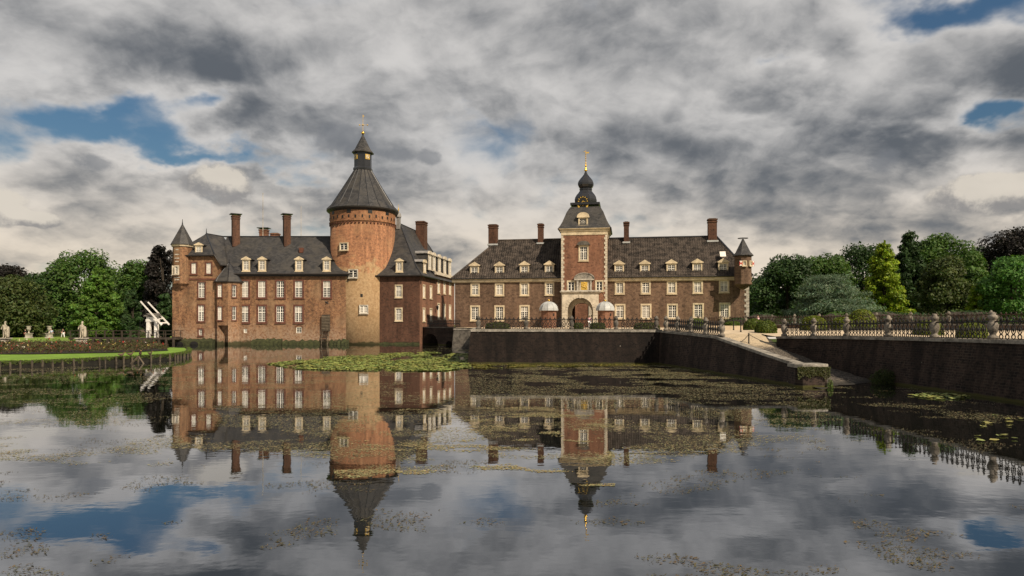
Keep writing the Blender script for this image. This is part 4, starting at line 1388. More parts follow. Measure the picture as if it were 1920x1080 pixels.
def gate_wing(name, label, px0, px1, ups, lows, dorms, chims, hip_left, hip_right, ridge_px):
    root = G.root(name, label, 'building')
    xl, xr = G.lx(px0), G.lx(px1)
    zE = G.lz(523.5, (xl + xr) / 2) if px0 < 1000 else G.lz(520.5, (xl + xr) / 2)
    holes, wins = [], []
    for lst in (ups, lows):
        for pc, ya, yb, cur in lst:
            xc = G.lx(pc)
            w_ = 1.22 if lst is lows else 1.10
            z1, z0 = G.lz(ya, xc), G.lz(yb, xc)
            holes.append((xc - w_ / 2 - xl, xc + w_ / 2 - xl, z0, z1))
            wins.append((xc, z0, w_, z1 - z0, cur))
    D = 11.0
    mb = MB()
    mb.facet((xl, 0), (xr, 0), zG - 2.6, zE, holes)
    mb.facet((xr, 0), (xr, D), zG - 2.6, zE)
    mb.facet((xl, D), (xl, 0), zG - 2.6, zE)
    mb.facet((xr, D), (xl, D), zG - 2.6, zE)
    obj('wall', mb, 'brick_gate', root)
    for xc, z0, w_, h_, cur in wins:
        window(root, (xc, 0, z0), 0, w_, h_, 'cream', 'cross', cur, 0.20)
    e = 0.45
    yR = D / 2
    zR = G.lz(ridge_px[1], G.lx(ridge_px[0], yR), yR)
    rl_ = G.lx(hip_left, yR) if hip_left else xl
    rr_ = G.lx(hip_right, yR) if hip_right else xr
    el, er = xl - (e if hip_left else 0), xr + (e if hip_right else 0)
    z0 = zE + 0.12
    mb = MB()
    mb.poly((el, -e, z0), (er, -e, z0), (rr_, yR, zR), (rl_, yR, zR))
    mb.poly((er, D + e, z0), (el, D + e, z0), (rl_, yR, zR), (rr_, yR, zR))
    mb.poly((el, D + e, z0), (el, -e, z0), (rl_, yR, zR))
    mb.poly((er, -e, z0), (er, D + e, z0), (rr_, yR, zR))
    mb.poly((el, -e, z0 - 0.02), (el, D + e, z0 - 0.02), (er, D + e, z0 - 0.02), (er, -e, z0 - 0.02))
    rf = obj('roof', mb, 'tile_brown', root)
    mb = MB()
    tile_slope(mb, el, er, -e - 0.1, z0 - 0.02, yR, zR, lambda t_: el + (rl_ - el) * t_, lambda t_: er + (rr_ - er) * t_)
    tl = obj('roof_tiles', mb, 'tile_brown', rf)
    tl['kind'] = 'stuff'
    mb = MB().tube([(rl_, yR, zR + 0.08), (rr_, yR, zR + 0.08)], 0.16, 6)
    if hip_left: mb.tube([(el, -e, z0 + 0.08), (rl_, yR, zR + 0.08)], 0.15, 6)
    if hip_right: mb.tube([(er, -e, z0 + 0.08), (rr_, yR, zR + 0.08)], 0.15, 6)
    obj('ridge_tiles', mb, 'tile_brown' if hip_left else 'lead', rf)
    obj('cornice', MB().box(el + 0.05, er - 0.05, -0.34, 0.0, zE - 0.34, zE + 0.04).box(el + 0.05, er - 0.05, -0.2, 0.0, zE - 0.5, zE - 0.34), 'cream', root)
    obj('gutter', MB().tube([(el, -e - 0.06, zE + 0.10), (er, -e - 0.06, zE + 0.10)], 0.11, 6), 'gutter', root)
    slope = (zR - z0) / (yR + e)
    for pc, yt, yb in dorms:
        yl = 0.35
        xc = G.lx(pc, yl)
        zb = G.lz(yb, xc, yl)
        dormer(root, (xc, yl - 0.1, zb), 0, 1.42, G.lz(yt, xc, yl) - zb, 0.52, 2.0, 'tile_brown')
    for pa, pb, yt, yb in chims:
        yl = yR - 0.3
        xc = G.lx((pa + pb) / 2, yl)
        chimney(root, xc, yl, G.lz(yb, xc, yl) - 0.8, G.lz(yt, xc, yl), G.lx(pb, yl) - G.lx(pa, yl) - 0.2, 1.2, 0, 'brick_dark')
        obj('flashing', MB().box(-0.85 if pb - pa > 15 else -0.6, 0.85 if pb - pa > 15 else 0.6, -0.75, 0.1, -0.16, 0.1), 'lead_pale', root, loc=(xc, yl, G.lz(yb, xc, yl)))
    return root, zE, zR


LG, zEL, zRL = gate_wing('gatehouse_wing', 'gatehouse wing with four dormers, between the castle bridge and the gate tower', 853, 1056,
    [(890.8, 533, 552.5, 1), (936.6, 533, 552.5, 2), (983.4, 532, 552.3, 0), (1030.4, 531, 551.5, 0)],
    [(890.8, 575, 599.5, 0), (936.5, 575, 599.5, 0), (983.4, 574.5, 599, 0), (1032.5, 574, 599, 0)],
    [(889.8, 499, 521), (936.6, 498.5, 520), (983.5, 497.5, 519), (1030.2, 496.5, 518.5)],
    [(915.8, 934, 422, 459), (1008, 1020, 420.5, 456.6)], 934, None, (990, 450.5))
RG, zER, zRR = gate_wing('gatehouse_wing', 'gatehouse wing with five dormers, right of the gate tower, ending at the small turret', 1133, 1404,
    [(1162, 530, 549.5, 0), (1210.7, 529.5, 549, 0), (1259.6, 529, 549, 0), (1308.3, 528, 548, 0), (1357.6, 526.5, 546.5, 0)],
    [(1162.6, 572, 596, 0), (1211.3, 572, 596, 2), (1260.6, 572, 596, 0), (1309.3, 571, 595, 0), (1358.7, 570, 595, 0)],
    [(1161, 496, 517.5), (1209, 495.5, 517), (1258.8, 494.5, 516), (1307.4, 493, 515), (1356, 492.5, 514.5)],
    [(1168.5, 1180.5, 417, 455), (1326, 1344.7, 411, 452.5)], None, 1343, (1240, 446))
xq = G.lx(1404)
stair_quoins(RG, (xq, -0.0), zG, G.lz(534, xq), 16, 0.62, 0.38, 0.05, 'stone_post', -1)
yl = 1.7
xs_ = G.lx(1355, yl)
o = obj('skylight', MB().box(-0.42, 0.42, -0.06, 0.06, -0.55, 0.55), 'white_paint', RG, loc=(xs_, yl - 0.15, G.lz(477.5, xs_, yl) + 0.05))
o.rotation_euler = (R(-42), 0, 0)

# corner turret of the gatehouse
FT = Frame((1393 - 960) / F * 98.6, 98.6, -9.5)
root = FT.root('corner_turret', 'small brick turret with pointed grey roof and red and white shutters on the gatehouse corner', 'tower')
def z98(py): return EYE + (HOR - py) / F * 98.6
rt = 15.6 / F * 98.6
rot = R(-90 + 24)
mb = MB().lathe([(0.2, z98(543)), (rt * 0.6, z98(539)), (rt * 0.92, z98(535)), (rt + 0.08, z98(533.5)), (rt + 0.08, z98(531)), (rt, z98(530.5)), (rt, z98(481))], 8, rot=rot)
obj('wall', mb, 'brick_gate', root)
obj('roof', MB().lathe([(rt + 0.26, z98(480.5)), (rt + 0.3, z98(479.5)), (rt - 0.15, z98(473)), (0.1, z98(448))], 8, rot=rot), 'slate', root)
mb = MB().tube([(0.72 * math.cos(2 * math.pi * k / 16), 0.72 * math.sin(2 * math.pi * k / 16), z98(446.8)) for k in range(16)], 0.035, 4, True)
mb.tube([(-0.72, 0, z98(446.8)), (0.72, 0, z98(446.8))], 0.03, 4).tube([(0, 0, z98(449)), (0, 0, z98(446))], 0.04, 4)
nest = obj('nest_ring', mb, 'iron', root)
for k in (0, 1):
    a_ = rot - math.pi / 8 + k * math.pi / 4
    rr = rt * math.cos(math.pi / 8) + 0.16
    c_ = Vector((rr * math.cos(a_), rr * math.sin(a_), z98(499)))
    w_ = window(root, c_, a_ + math.pi / 2, 0.42, z98(491) - z98(499), 'cream', 'small', 0, 0.1)
    mb = MB().box(-0.2, 0.2, -0.07, -0.02, -0.05, 0.66)
    mb.cur = 1
    mb.loft([[(-0.2, y_, -0.05), (0.0, y_, 0.3), (-0.2, y_, 0.66)] for y_ in (-0.09, -0.07)])
    mb.loft([[(0.2, y_, 0.66), (0.0, y_, 0.3), (0.2, y_, -0.05)] for y_ in (-0.09, -0.07)])
    so = obj('shutter', mb, ['white_paint', 'red_paint'], w_, loc=(-0.52 if k == 0 else 0.52, 0, 0))

# gate tower
root = G.root('gate_tower', 'brick gate tower with curved slate roof, black onion domes and gilt clock', 'tower')
GP = -1.1                                        # front plane proud of the wings
def gz(py, ly=GP): return G.lz(py, 0, ly)
xl, xr = G.lx(1053, GP), G.lx(1138, GP)
xc = (xl + xr) / 2
hw = (xr - xl) / 2
zT = gz(429)
D = 8.6
holes, wins = [], []
for pa, pb, ya, yb, sty, cur in ((1087, 1101.5, 462, 487.5, 'cross', 0), (1065, 1077, 527.5, 545, 'pair', 0), (1118, 1129.5, 527.5, 545, 'pair', 0)):
    x0, x1 = G.lx(pa, GP), G.lx(pb, GP)
    z1, z0 = gz(ya), gz(yb)
    holes.append((x0 - xl, x1 - xl, z0, z1))
    wins.append(((x0 + x1) / 2, z0, x1 - x0, z1 - z0, sty, cur))
# passage opening
pc = G.lx(1091, GP)
pw, ph = 1.65, gz(566)
holes.append((pc - pw - xl, pc + pw - xl, zG - 0.0, ph))
mb = MB()
mb.facet((xl, GP), (xr, GP), zG - 0.3, zT, holes, 0.35)
mb.facet((xr, GP), (xr, GP + D), zG - 0.3, zT)
mb.facet((xl, GP + D), (xl, GP), zG - 0.3, zT)
mb.facet((xr, GP + D), (xl, GP + D), zG - 0.3, zT, [(xr - pc - pw, xr - pc + pw, zG, ph)], 0.35)
mb.poly((pc - pw - 0.8, GP + 0.3, zG), (pc - pw - 0.8, GP + D, zG), (pc - pw - 0.8, GP + D, ph + 1), (pc - pw - 0.8, GP + 0.3, ph + 1))
mb.poly((pc + pw + 0.8, GP + D, zG), (pc + pw + 0.8, GP + 0.3, zG), (pc + pw + 0.8, GP + 0.3, ph + 1), (pc + pw + 0.8, GP + D, ph + 1))
mb.poly((pc - pw - 0.8, GP + 0.3, ph + 0.3), (pc + pw + 0.8, GP + 0.3, ph + 0.3), (pc + pw + 0.8, GP + D, ph + 0.3), (pc - pw - 0.8, GP + D, ph + 0.3))
obj('wall', mb, 'brick_red', root)
for x_, z0, w_, h_, sty, cur in wins:
    window(root, (x_, GP, z0), 0, w_, h_, 'cream', sty, cur, 0.18)
stair_quoins(root, (xl, GP), zG, gz(441), 40, 0.42, 0.26, 0.06, 'stone_white', 1)
stair_quoins(root, (xr, GP), zG, gz(441), 40, 0.42, 0.26, 0.06, 'stone_white', -1)
# entablature
mb = MB().square([(hw + 0.08, D / 2 + 0.08, gz(440.5)), (hw + 0.08, D / 2 + 0.08, gz(434)), (hw + 0.2, D / 2 + 0.2, gz(433.5)), (hw + 0.2, D / 2 + 0.2, gz(431)), (hw + 0.42, D / 2 + 0.42, gz(429.2)), (hw + 0.42, D / 2 + 0.42, gz(428.4))], (xc, GP + D / 2))
obj('entablature', mb, 'cream', root)
# hood over the tower window
def hood(mb, x_, z_, w_, h_, y_, dep, n_=10):
    mb.loft([[(x_ + w_ * math.cos(math.pi * k / n_), yy, z_ + h_ * math.sin(math.pi * k / n_)) for k in range(n_ + 1)] for yy in (y_ - dep, y_)])
xh = G.lx(1094.2, GP)
mb = MB()
mb.box(xh - 0.98, xh + 0.98, GP - 0.32, GP - 0.002, gz(459.4), gz(457.8))
hood(mb, xh, gz(457.8), 0.92, gz(452) - gz(457.8), GP - 0.002, 0.3)
obj('hood', mb, 'stone_dark', root)
# aedicule with gilt relief over the portal
xa = G.lx(1095.5, GP)
mb = MB()
for s_ in (-1, 1):
    mb.box(xa + s_ * 0.98 - 0.15, xa + s_ * 0.98 + 0.15, GP - 0.26, GP - 0.002, gz(545), gz(525.5))
    mb.box(xa + s_ * 0.98 - 0.2, xa + s_ * 0.98 + 0.2, GP - 0.3, GP - 0.003, gz(527), gz(525.6))
mb.box(xa - 1.5, xa + 1.5, GP - 0.38, GP - 0.002, gz(525.4), gz(523))
ae = obj('aedicule', mb, 'stone_post', root)
mb = MB()
hood(mb, xa, gz(523), 1.5, gz(512.3) - gz(523), GP - 0.002, 0.34, 14)
mb.tube([(xa + 1.5 * math.cos(math.pi * k / 14), GP - 0.36, gz(523) + (gz(512.3) - gz(523)) * math.sin(math.pi * k / 14)) for k in range(15)], 0.09, 5)
obj('pediment', mb, 'stone_grey', ae)
mb = MB().box(xa - 0.72, xa + 0.72, GP - 0.12, GP - 0.003, gz(545), gz(526.5))
obj('panel', mb, 'stone_white', ae)
mb = MB().box(xa - 0.48, xa + 0.48, GP - 0.16, GP - 0.125, gz(543.5), gz(528.5))
for k in range(26):
    rx_, rz2 = xa + random.uniform(-0.38, 0.38), random.uniform(gz(542), gz(530))
    s_ = random.uniform(0.06, 0.15)
    mb.lathe([(s_, -0.01), (s_ * 0.7, s_ * 0.5), (0.01, s_ * 0.8)], 6)
    for q in range(len(mb.v) - 18, len(mb.v)):
        x_, y_, z_ = mb.v[q]
        mb.v[q] = (rx_ + x_, GP - 0.16 - z_, rz2 + y_)
obj('relief', mb, 'gold_paint', ae)
# roof: bell-shaped pavilion roof, slab, two onions
rc = (xc, GP + D / 2)
hx0, hy0 = (1143.4 - 1044.3) / 2 / F * 103.2, D / 2 + 0.75
def rr_(pxw): return pxw / 2 / F * 107.5
yc = GP + D / 2
def cz(py): return G.lz(py, 0, yc)
asp = hy0 / hx0
prof = []
for pw_, py_ in ((99.1, 427.6), (96.5, 425.5), (90, 421), (83, 414.5), (76, 406), (69, 397.5), (61, 391), (55, 387.5)):
    dl = (asp * rr_(pw_)) / 107.5
    prof.append((pw_ / 2 / F * 104.2, min(hy0, pw_ / 2 / F * 104.2 * 0.93), EYE + (HOR - py_) / F * (107 - 3.5 * pw_ / 99)))
mb = MB().square(prof, rc)
rf = obj('roof', mb, 'slate', root)
obj('eave', MB().square([(hw + 0.3, D / 2 + 0.3, prof[0][2] - 0.20), (prof[0][0] + 0.02, prof[0][1] + 0.02, prof[0][2] - 0.12), (prof[0][0] + 0.03, prof[0][1] + 0.03, prof[0][2] + 0.03)], rc), 'gutter', rf)
obj('slab', MB().square([(rr_(50), rr_(50), cz(388.6)), (rr_(54), rr_(54), cz(387.8)), (rr_(54), rr_(54), cz(384)), (rr_(46), rr_(46), cz(383.2))], rc), 'lead', rf)
on1 = [(41, 383.4), (43.2, 379), (43.8, 375.5), (41.5, 371), (36, 366.5), (29, 362.5), (24.5, 359), (22.5, 356.2)]
on2 = [(22, 354), (27, 351.5), (31, 347.5), (31, 343.8), (28, 340), (22, 336), (14, 331.5), (8, 327.5), (4, 323), (2.4, 320)]
o1 = obj('lower_onion', MB().lathe([(rr_(a), cz(b_)) for a, b_ in on1], 8, rc, R(22.5)), 'lead', root)
obj('collar', MB().lathe([(rr_(22), cz(357.4)), (rr_(25), cz(356.6)), (rr_(25), cz(354.6)), (rr_(21), cz(353.8))], 8, rc, R(22.5)), 'lead', o1)
obj('upper_onion', MB().lathe([(rr_(a), cz(b_)) for a, b_ in on2], 8, rc, R(22.5)), 'lead', root)
mb = MB().lathe([(rr_(2), cz(321.5)), (rr_(6.2), cz(320.5)), (rr_(6.2), cz(319)), (rr_(3.5), cz(317.5)), (rr_(4.5), cz(316)), (rr_(2), cz(314)), (rr_(1.8), cz(313)), (rr_(4), cz(311.5)), (rr_(4.2), cz(310.5)), (rr_(1.5), cz(308)), (rr_(2.4), cz(306)), (rr_(1.2), cz(304)), (rr_(0.9), cz(303))], 10, rc)
fo = obj('finial', mb, 'gold', root, True)
mb = MB().tube([(rc[0], rc[1], cz(304)), (rc[0], rc[1], cz(281.5))], 0.045, 5)
for q in (301, 296.5, 292.5, 289):
    mb.lathe([(0.03, cz(q + 1)), (0.13, cz(q)), (0.03, cz(q - 1))], 6, rc)
mb.box(rc[0] + 0.03, rc[0] + 0.5, rc[1] - 0.02, rc[1] + 0.02, cz(287.8), cz(285.2))
mb.box(rc[0] - 0.35, rc[0] - 0.03, rc[1] - 0.02, rc[1] + 0.02, cz(284.8), cz(284.0))
obj('weather_vane', mb, 'gold_paint', fo)
# clock with numerals on the lower onion, crescents, dormer
yk = yc - rr_(44) * 0.93 - 0.25
zk = EYE + (HOR - 377.2) / F * (104 + yk)
xk = G.lx(1093, yk)
rk = 10.0 / F * 103.5
mb = MB()
mb.loft([[(rk * math.cos(2 * math.pi * k / 24), y_, rk * math.sin(2 * math.pi * k / 24)) for k in range(24)] for y_ in (0.0, 0.25)])
ck = obj('clock', mb, 'paint_and_hole_black', root, loc=(xk, yk, zk))
num = cached('numeral', lambda: MB().box(-0.055, 0.055, -0.05, -0.005, -0.09, 0.09).mesh('numeral', 'gold_paint'))
for k in range(12):
    a_ = R(30 * k)
    o = link('numeral', num, ck, (rk * 0.83 * math.sin(a_), 0, rk * 0.83 * math.cos(a_)))
    o.rotation_euler = (0, a_, 0)
for a_, L in ((R(108), 0.36), (R(222), 0.56)):
    o = obj('hand', MB().loft([[(-0.05, y_, -0.08), (0.05, y_, -0.08), (0.02, y_, L), (-0.02, y_, L)] for y_ in (-0.09, -0.055)]), 'gold_paint', ck)
    o.rotation_euler = (0, a_, 0)
for s_ in (-1, 1):
    n_ = 12
    outer = [(0.55 * math.cos(R(-80 + 160 * k / n_)), 0.52 * math.sin(R(-80 + 160 * k / n_))) for k in range(n_ + 1)]
    inn = [(0.30 * math.cos(R(-80 + 160 * k / n_)) - 0.02, 0.50 * math.sin(R(-80 + 160 * k / n_))) for k in range(n_ + 1)]
    mb = MB()
    for (a, b_), (c_, d_) in zip(zip(outer, inn), list(zip(outer, inn))[1:]):
        mb.loft([[(-s_ * q[0], y_, q[1]) for q in (a, c_, d_, b_)] for y_ in (-0.06, 0.08)])
    obj('crescent', mb, 'gold_paint', root, loc=(xk + s_ * 1.02, yk - 0.12, EYE + (HOR - 389.8) / F * (104 + yk)))
yd = GP + 0.9
zd = G.lz(423, 0, yd)
xd = G.lx(1093.3, yd)
dm = obj('gate_dormer', MB().box(-0.82, 0.82, -0.1, 0.2, -0.12, 0.06).box(-0.74, -0.50, 0, 0.2, 0.06, 1.22).box(0.50, 0.74, 0, 0.2, 0.06, 1.22).box(-0.50, 0.50, 0, 0.2, 0.06, 0.16).box(-0.50, 0.50, 0, 0.2, 1.06, 1.22).box(-0.95, 0.95, -0.14, 0.2, 1.22, 1.42), 'cream', root, loc=(xd, yd, zd))
mb = MB()
hood(mb, 0, 1.42, 0.92, 0.62, 0.18, 0.28)
obj('pediment', mb, 'cream', dm)
mb = MB().box(-0.5, 0.5, 0.12, 2.2, 0.1, 1.2)
obj('pane', mb, 'glass_dark', dm)
mb = MB()
for k in range(-3, 4):
    mb.tube([(-0.5, 0.09, 0.61 + k * 0.25 - 0.5), (0.5, 0.09, 0.61 + k * 0.25 + 0.5)], 0.016, 4) if abs(k) < 2 else None
    mb.tube([(-0.5, 0.09, 0.61 + k * 0.25 + 0.5), (0.5, 0.09, 0.61 + k * 0.25 - 0.5)], 0.016, 4) if abs(k) < 2 else None
obj('lattice', mb, 'white_paint', dm)
mb = MB()
hood(mb, 0, 1.40, 0.98, 0.70, 2.6, 2.38)
mb.box(-0.72, 0.72, 0.21, 2.6, 0.0, 1.40)
obj('cheek', mb, 'slate', dm)

# portal: projecting white stone porch with a round arch
PY = GP - 2.4
xl, xr = G.lx(1054, PY), G.lx(1121.5, PY)
zc_ = gz(550, PY)
ac = G.lx(1088, PY)
ar = (1112 - 1064) / 2 / F * (104 + PY)
az_ = gz(558, PY) - ar
def arch_panel(mb, x0, x1, z0, z1, cx_, r_, zs, y_, dep):
    """wall panel pierced by a round arch that springs at zs"""
    n_ = 14
    a_ = [(cx_ + r_ * math.cos(math.pi * (1 - k / n_)), zs + r_ * math.sin(math.pi * (1 - k / n_))) for k in range(n_ + 1)]
    for (xa, za), (xb, zb) in zip(a_, a_[1:]):
        mb.poly((xa, y_, za), (xb, y_, zb), (xb, y_, z1), (xa, y_, z1))
        mb.poly((xa, y_, za), (xa, y_ + dep, za), (xb, y_ + dep, zb), (xb, y_, zb))
    mb.poly((x0, y_, z0), (cx_ - r_, y_, z0), (cx_ - r_, y_, z1), (x0, y_, z1))
    mb.poly((cx_ + r_, y_, z0), (x1, y_, z0), (x1, y_, z1), (cx_ + r_, y_, z1))
    mb.poly((cx_ - r_, y_, z0), (cx_ - r_, y_ + dep, z0), (cx_ - r_, y_ + dep, zs), (cx_ - r_, y_, zs))
    mb.poly((cx_ + r_, y_ + dep, z0), (cx_ + r_, y_, z0), (cx_ + r_, y_, zs), (cx_ + r_, y_ + dep, zs))
mb = MB()
arch_panel(mb, xl, xr, zG, zc_, ac, ar, az_, PY, 0.6)
mb.poly((xr, PY, zG), (xr, GP - 0.01, zG), (xr, GP - 0.01, zc_), (xr, PY, zc_))
mb.poly((xl, GP - 0.01, zG), (xl, PY, zG), (xl, PY, zc_), (xl, GP - 0.01, zc_))
po = obj('portal', mb, 'stone_white', root)
po['label'] = 'white stone porch with round arch'
obj('cornice', MB().square([((xr - xl) / 2 + 0.05, 1.25, zc_), ((xr - xl) / 2 + 0.30, 1.42, zc_ + 0.18), ((xr - xl) / 2 + 0.34, 1.44, zc_ + 0.34), ((xr - xl) / 2 + 0.1, 1.2, zc_ + 0.44)], ((xl + xr) / 2, PY + 1.16)), 'stone_post', po)
mb = MB()
n_ = 15
for k in range(n_):                                # voussoirs, one by one
    a0, a1 = math.pi * k / n_ + 0.012, math.pi * (k + 1) / n_ - 0.012
    obj('voussoir', MB().loft([[(ac + r_ * math.cos(a_), y_, az_ + r_ * math.sin(a_)) for r_, a_ in ((ar - 0.02, a0), (ar + 0.34, a0), (ar + 0.34, a1), (ar - 0.02, a1))] for y_ in (PY - 0.05, PY + 0.1)]), 'stone_white', po)
blk = cached('jambstone', lambda: MB().box(-0.36, 0.36, -0.05, 0.1, 0.012, 0.40).mesh('jamb_stone', 'stone_white'))
for s_ in (-1, 1):
    for k in range(7):
        z_ = zG + k * 0.415
        if z_ + 0.4 < zc_ - 0.5:
            link('jamb_stone', blk, po, ((xl + 0.37) if s_ < 0 else (xr - 0.37), PY, z_))
obj('keystone', MB().loft([[(ac - 0.14, y_, az_ + ar - 0.1), (ac + 0.14, y_, az_ + ar - 0.1), (ac + 0.22, y_, az_ + ar + 0.45), (ac - 0.22, y_, az_ + ar + 0.45)] for y_ in (PY - 0.1, PY + 0.1)]), 'stone_white', po)
# inner arch of the passage
mb = MB()
ia, ir = pc, 1.5
arch_panel(mb, pc - 2.2, pc + 2.2, zG, ph + 0.4, ia, ir, ph - 0.15 - ir, GP - 0.14, 0.45)
obj('inner_arch', mb, 'stone_white', po)
# court door seen through the passage
od = obj('court_wall', MB().box(-3.2, 2.0, 0, 0.4, 0, 5.0), 'brick_red', root, loc=(pc + 0.6, GP + 19, zG))
mb = MB().box(-0.2, 2.2, -0.15, -0.002, 0, 4.2)
obj('court_portal', mb, 'stone_white', od, loc=(-0.4, 0, 0))
obj('fanlight', MB().loft([[(1.0 - 0.4 + 0.75 * math.cos(math.pi * k / 8), y_, 2.2 + 0.75 * math.sin(math.pi * k / 8)) for k in range(9)] for y_ in (-0.2, -0.15)]), 'glass_dark', od)

# ------------------------------------------------------------------ sentry houses with lead domes
def sentry(px, lab):
    Y = 90.0
    c_ = at(px, 614, Y)
    root = thing('sentry_house', lab, 'hut', (c_.x, Y, 2.68))
    s_ = Y / F
    r_ = 14.6 * s_
    zt = (614 - 580.5) * s_
    obj('wall', MB().lathe([(r_, 0), (r_, zt)], 10, rot=R(10)), 'brick_red', root)
    hd = 36 / 2 * s_
    prof = [(hd, zt - 0.05), (hd, zt + 0.03)] + [(hd * math.cos(R(q)) * 0.97 + 0.02, zt + 0.03 + (580.5 - 564.5) * s_ * math.sin(R(q))) for q in (12, 26, 40, 55, 70, 84)]
    dm = obj('dome', MB().lathe(prof, 10, rot=R(10)), 'lead_pale', root)
    zt2 = prof[-1][1]
    obj('ball', MB().lathe([(0.05, zt2 - 0.05), (0.05, zt2 + 0.03), (0.13, zt2 + 0.08), (0.15, zt2 + 0.16), (0.10, zt2 + 0.25), (0.01, zt2 + 0.29)], 8), 'gold', dm, True)
    mb = MB()
    for k in range(10):
        a_ = R(10) + 2 * math.pi * k / 10
        mb.tube([(q[0] * math.cos(a_), q[0] * math.sin(a_), q[1]) for q in prof[1:]], 0.03, 4)
    obj('rib', mb, 'lead_pale', dm)
    a_ = R(-54)
    obj('loophole', MB().box(-0.11, 0.11, -0.05, 0.2, 0, 0.35), 'paint_and_hole_black', root, loc=(r_ * 0.95 * math.cos(a_), r_ * 0.95 * math.sin(a_), zt - 0.75), rz=a_ + math.pi / 2)  # block coloured black in place of a shaded opening
    obj('door', MB().box(-0.4, 0.4, -0.05, 0.1, 0, 1.7), 'wood_dark', root, loc=(0, r_ * 0.96, 0), rz=math.pi)


sentry(1029, 'round brick sentry house with grey dome between the gatehouse wing and the porch')
sentry(1134.8, 'round brick sentry house with grey dome, right of the white porch')

# ------------------------------------------------------------------ railings
def sub(pts, n_=6):
    return pts


def baluster_mesh(w, h, mat, key):
    def mk():
        mb = MB()
        r = 0.03
        n_ = 8
        mb.tube([(w * 0.30 * math.cos(2 * math.pi * k / n_), 0, h * 0.13 + h * 0.11 * math.sin(2 * math.pi * k / n_)) for k in range(n_)], r, 4, True)
        for s_ in (-1, 1):
            mb.tube([(s_ * w * 0.05, 0, h * 0.24), (s_ * w * 0.30, 0, h * 0.36), (s_ * w * 0.36, 0, h * 0.47), (s_ * w * 0.22, 0, h * 0.62), (s_ * w * 0.05, 0, h * 0.72), (s_ * w * 0.20, 0, h * 0.80), (s_ * w * 0.16, 0, h * 0.90), (0, 0, h * 0.97)], r, 4)
        mb.tube([(0, 0, h * 0.33), (0, 0, h * 0.62)], [0.012, 0.012], 4)
        mb.lathe([(0.02, h * 0.36), (0.06, h * 0.46), (0.02, h * 0.56)], 5)
        mb.lathe([(0.045, h * 0.23), (0.05, h * 0.25), (0.03, h * 0.28)], 5)
        mb.lathe([(0.02, h * 0.92), (0.055, h * 0.97), (0.035, h * 1.02), (0.005, h * 1.08)], 5)
        return mb.mesh('baluster', mat)
    return cached(key, mk)


POST_PROF = [(0.25, 0), (0.25, 0.13), (0.16, 0.17), (0.15, 0.23), (0.23, 0.36), (0.265, 0.50), (0.25, 0.64), (0.20, 0.74), (0.15, 0.78), (0.14, 0.86), (0.20, 0.90), (0.23, 0.97), (0.22, 1.04), (0.13, 1.08), (0.14, 1.13), (0.09, 1.19), (0.01, 1.21)]


def railing(name, label, path, posts, spacing, w, h, post_scale=1.0, mat='iron', rail_h=0.84, post_mat='stone_baluster'):
    """iron railing along a 3-D polyline; posts at given distances along it"""
    P = [Vector(q) for q in path]
    root = thing(name, label, 'railing', P[0])
    P = [q - P[0] for q in P]
    cum = [0.0]
    for a, b_ in zip(P, P[1:]):
        cum.append(cum[-1] + (b_ - a).length)
    def along(d):
        for i in range(len(P) - 1):
            if d <= cum[i + 1] + 1e-6:
                t_ = (d - cum[i]) / (cum[i + 1] - cum[i])
                dd = P[i + 1] - P[i]
                return P[i].lerp(P[i + 1], t_), math.atan2(dd.y, dd.x)
        dd = P[-1] - P[-2]
        return P[-1], math.atan2(dd.y, dd.x)
    obj('top_rail', MB().tube([q + Vector((0, 0, h * rail_h)) for q in P], 0.034, 4), mat, root)
    obj('bottom_rail', MB().tube([q + Vector((0, 0, 0.03)) for q in P], 0.02, 4), mat, root)
    me = baluster_mesh(w, h, mat, ('bal', w, h, mat))
    pm = cached(('post', post_scale, post_mat), lambda: MB().lathe([(r_ * 0.84 * post_scale, z_ * post_scale) for r_, z_ in POST_PROF], 10).mesh('post', post_mat, True))
    gaps = [(q - 0.27 * post_scale, q + 0.27 * post_scale) for q in posts]
    for q in posts:
        c_, a_ = along(q)
        link('post', pm, root, c_, random.uniform(0, 1))
    L = cum[-1]
    n_ = int(L / spacing)
    for k in range(n_):
        d = (k + 0.5) * spacing
        if any(a < d < b_ for a, b_ in gaps):
            continue
        c_, a_ = along(d)
        link('baluster', me, root, c_, a_)
    return root


# right moat wall railing (from the ramp end towards the viewer)
rp2 = [(x_ + 0.33, y_, z_) for (x_, y_), z_ in zip(RW[::-1], RWZ[::-1])][:7]
acc = [0.0]
for a, b_ in zip(rp2, rp2[1:]):
    acc.append(acc[-1] + math.dist(a, b_))
def dist_at_Y(Y):
    for i in range(len(rp2) - 1):
        if rp2[i][1] >= Y >= rp2[i + 1][1]:
            return acc[i] + (acc[i + 1] - acc[i]) * (rp2[i][1] - Y) / (rp2[i][1] - rp2[i + 1][1])
    return acc[-1]
railing('railing', 'near iron railing with urn-shaped stone posts along the right moat wall', rp2, [dist_at_Y(Y) for Y in (47.0, 45.0, 42.0, 37.8, 33.9, 30.0, 26.2)], 0.345, 0.345, 0.92)
# ramp wall railing
q0 = [(lw(Y) + 0.27, Y, z_) for Y, z_ in ((54.6, 2.70), (50.0, 2.58), (44.3, 2.40))]
Lr = sum(math.dist(a, b_) for a, b_ in zip(q0, q0[1:]))
railing('railing', 'short iron railing with stone posts on the ramp wall beside the terrace corner', q0, [0.28, 2.7, 5.2, 7.7, Lr - 0.28], 0.36, 0.36, 0.92, 0.98)
# terrace railing
q1 = [(-3.0, 55.75, 2.80), (11.9, 55.3, 2.77)]
railing('railing', 'ornate iron railing with dark stone posts on the terrace wall before the gatehouse', q1, [0.25, 4.15, 7.85, 11.45, 14.7], 0.37, 0.42, 0.93, 0.92, 'iron', 0.84, 'stone_dark')
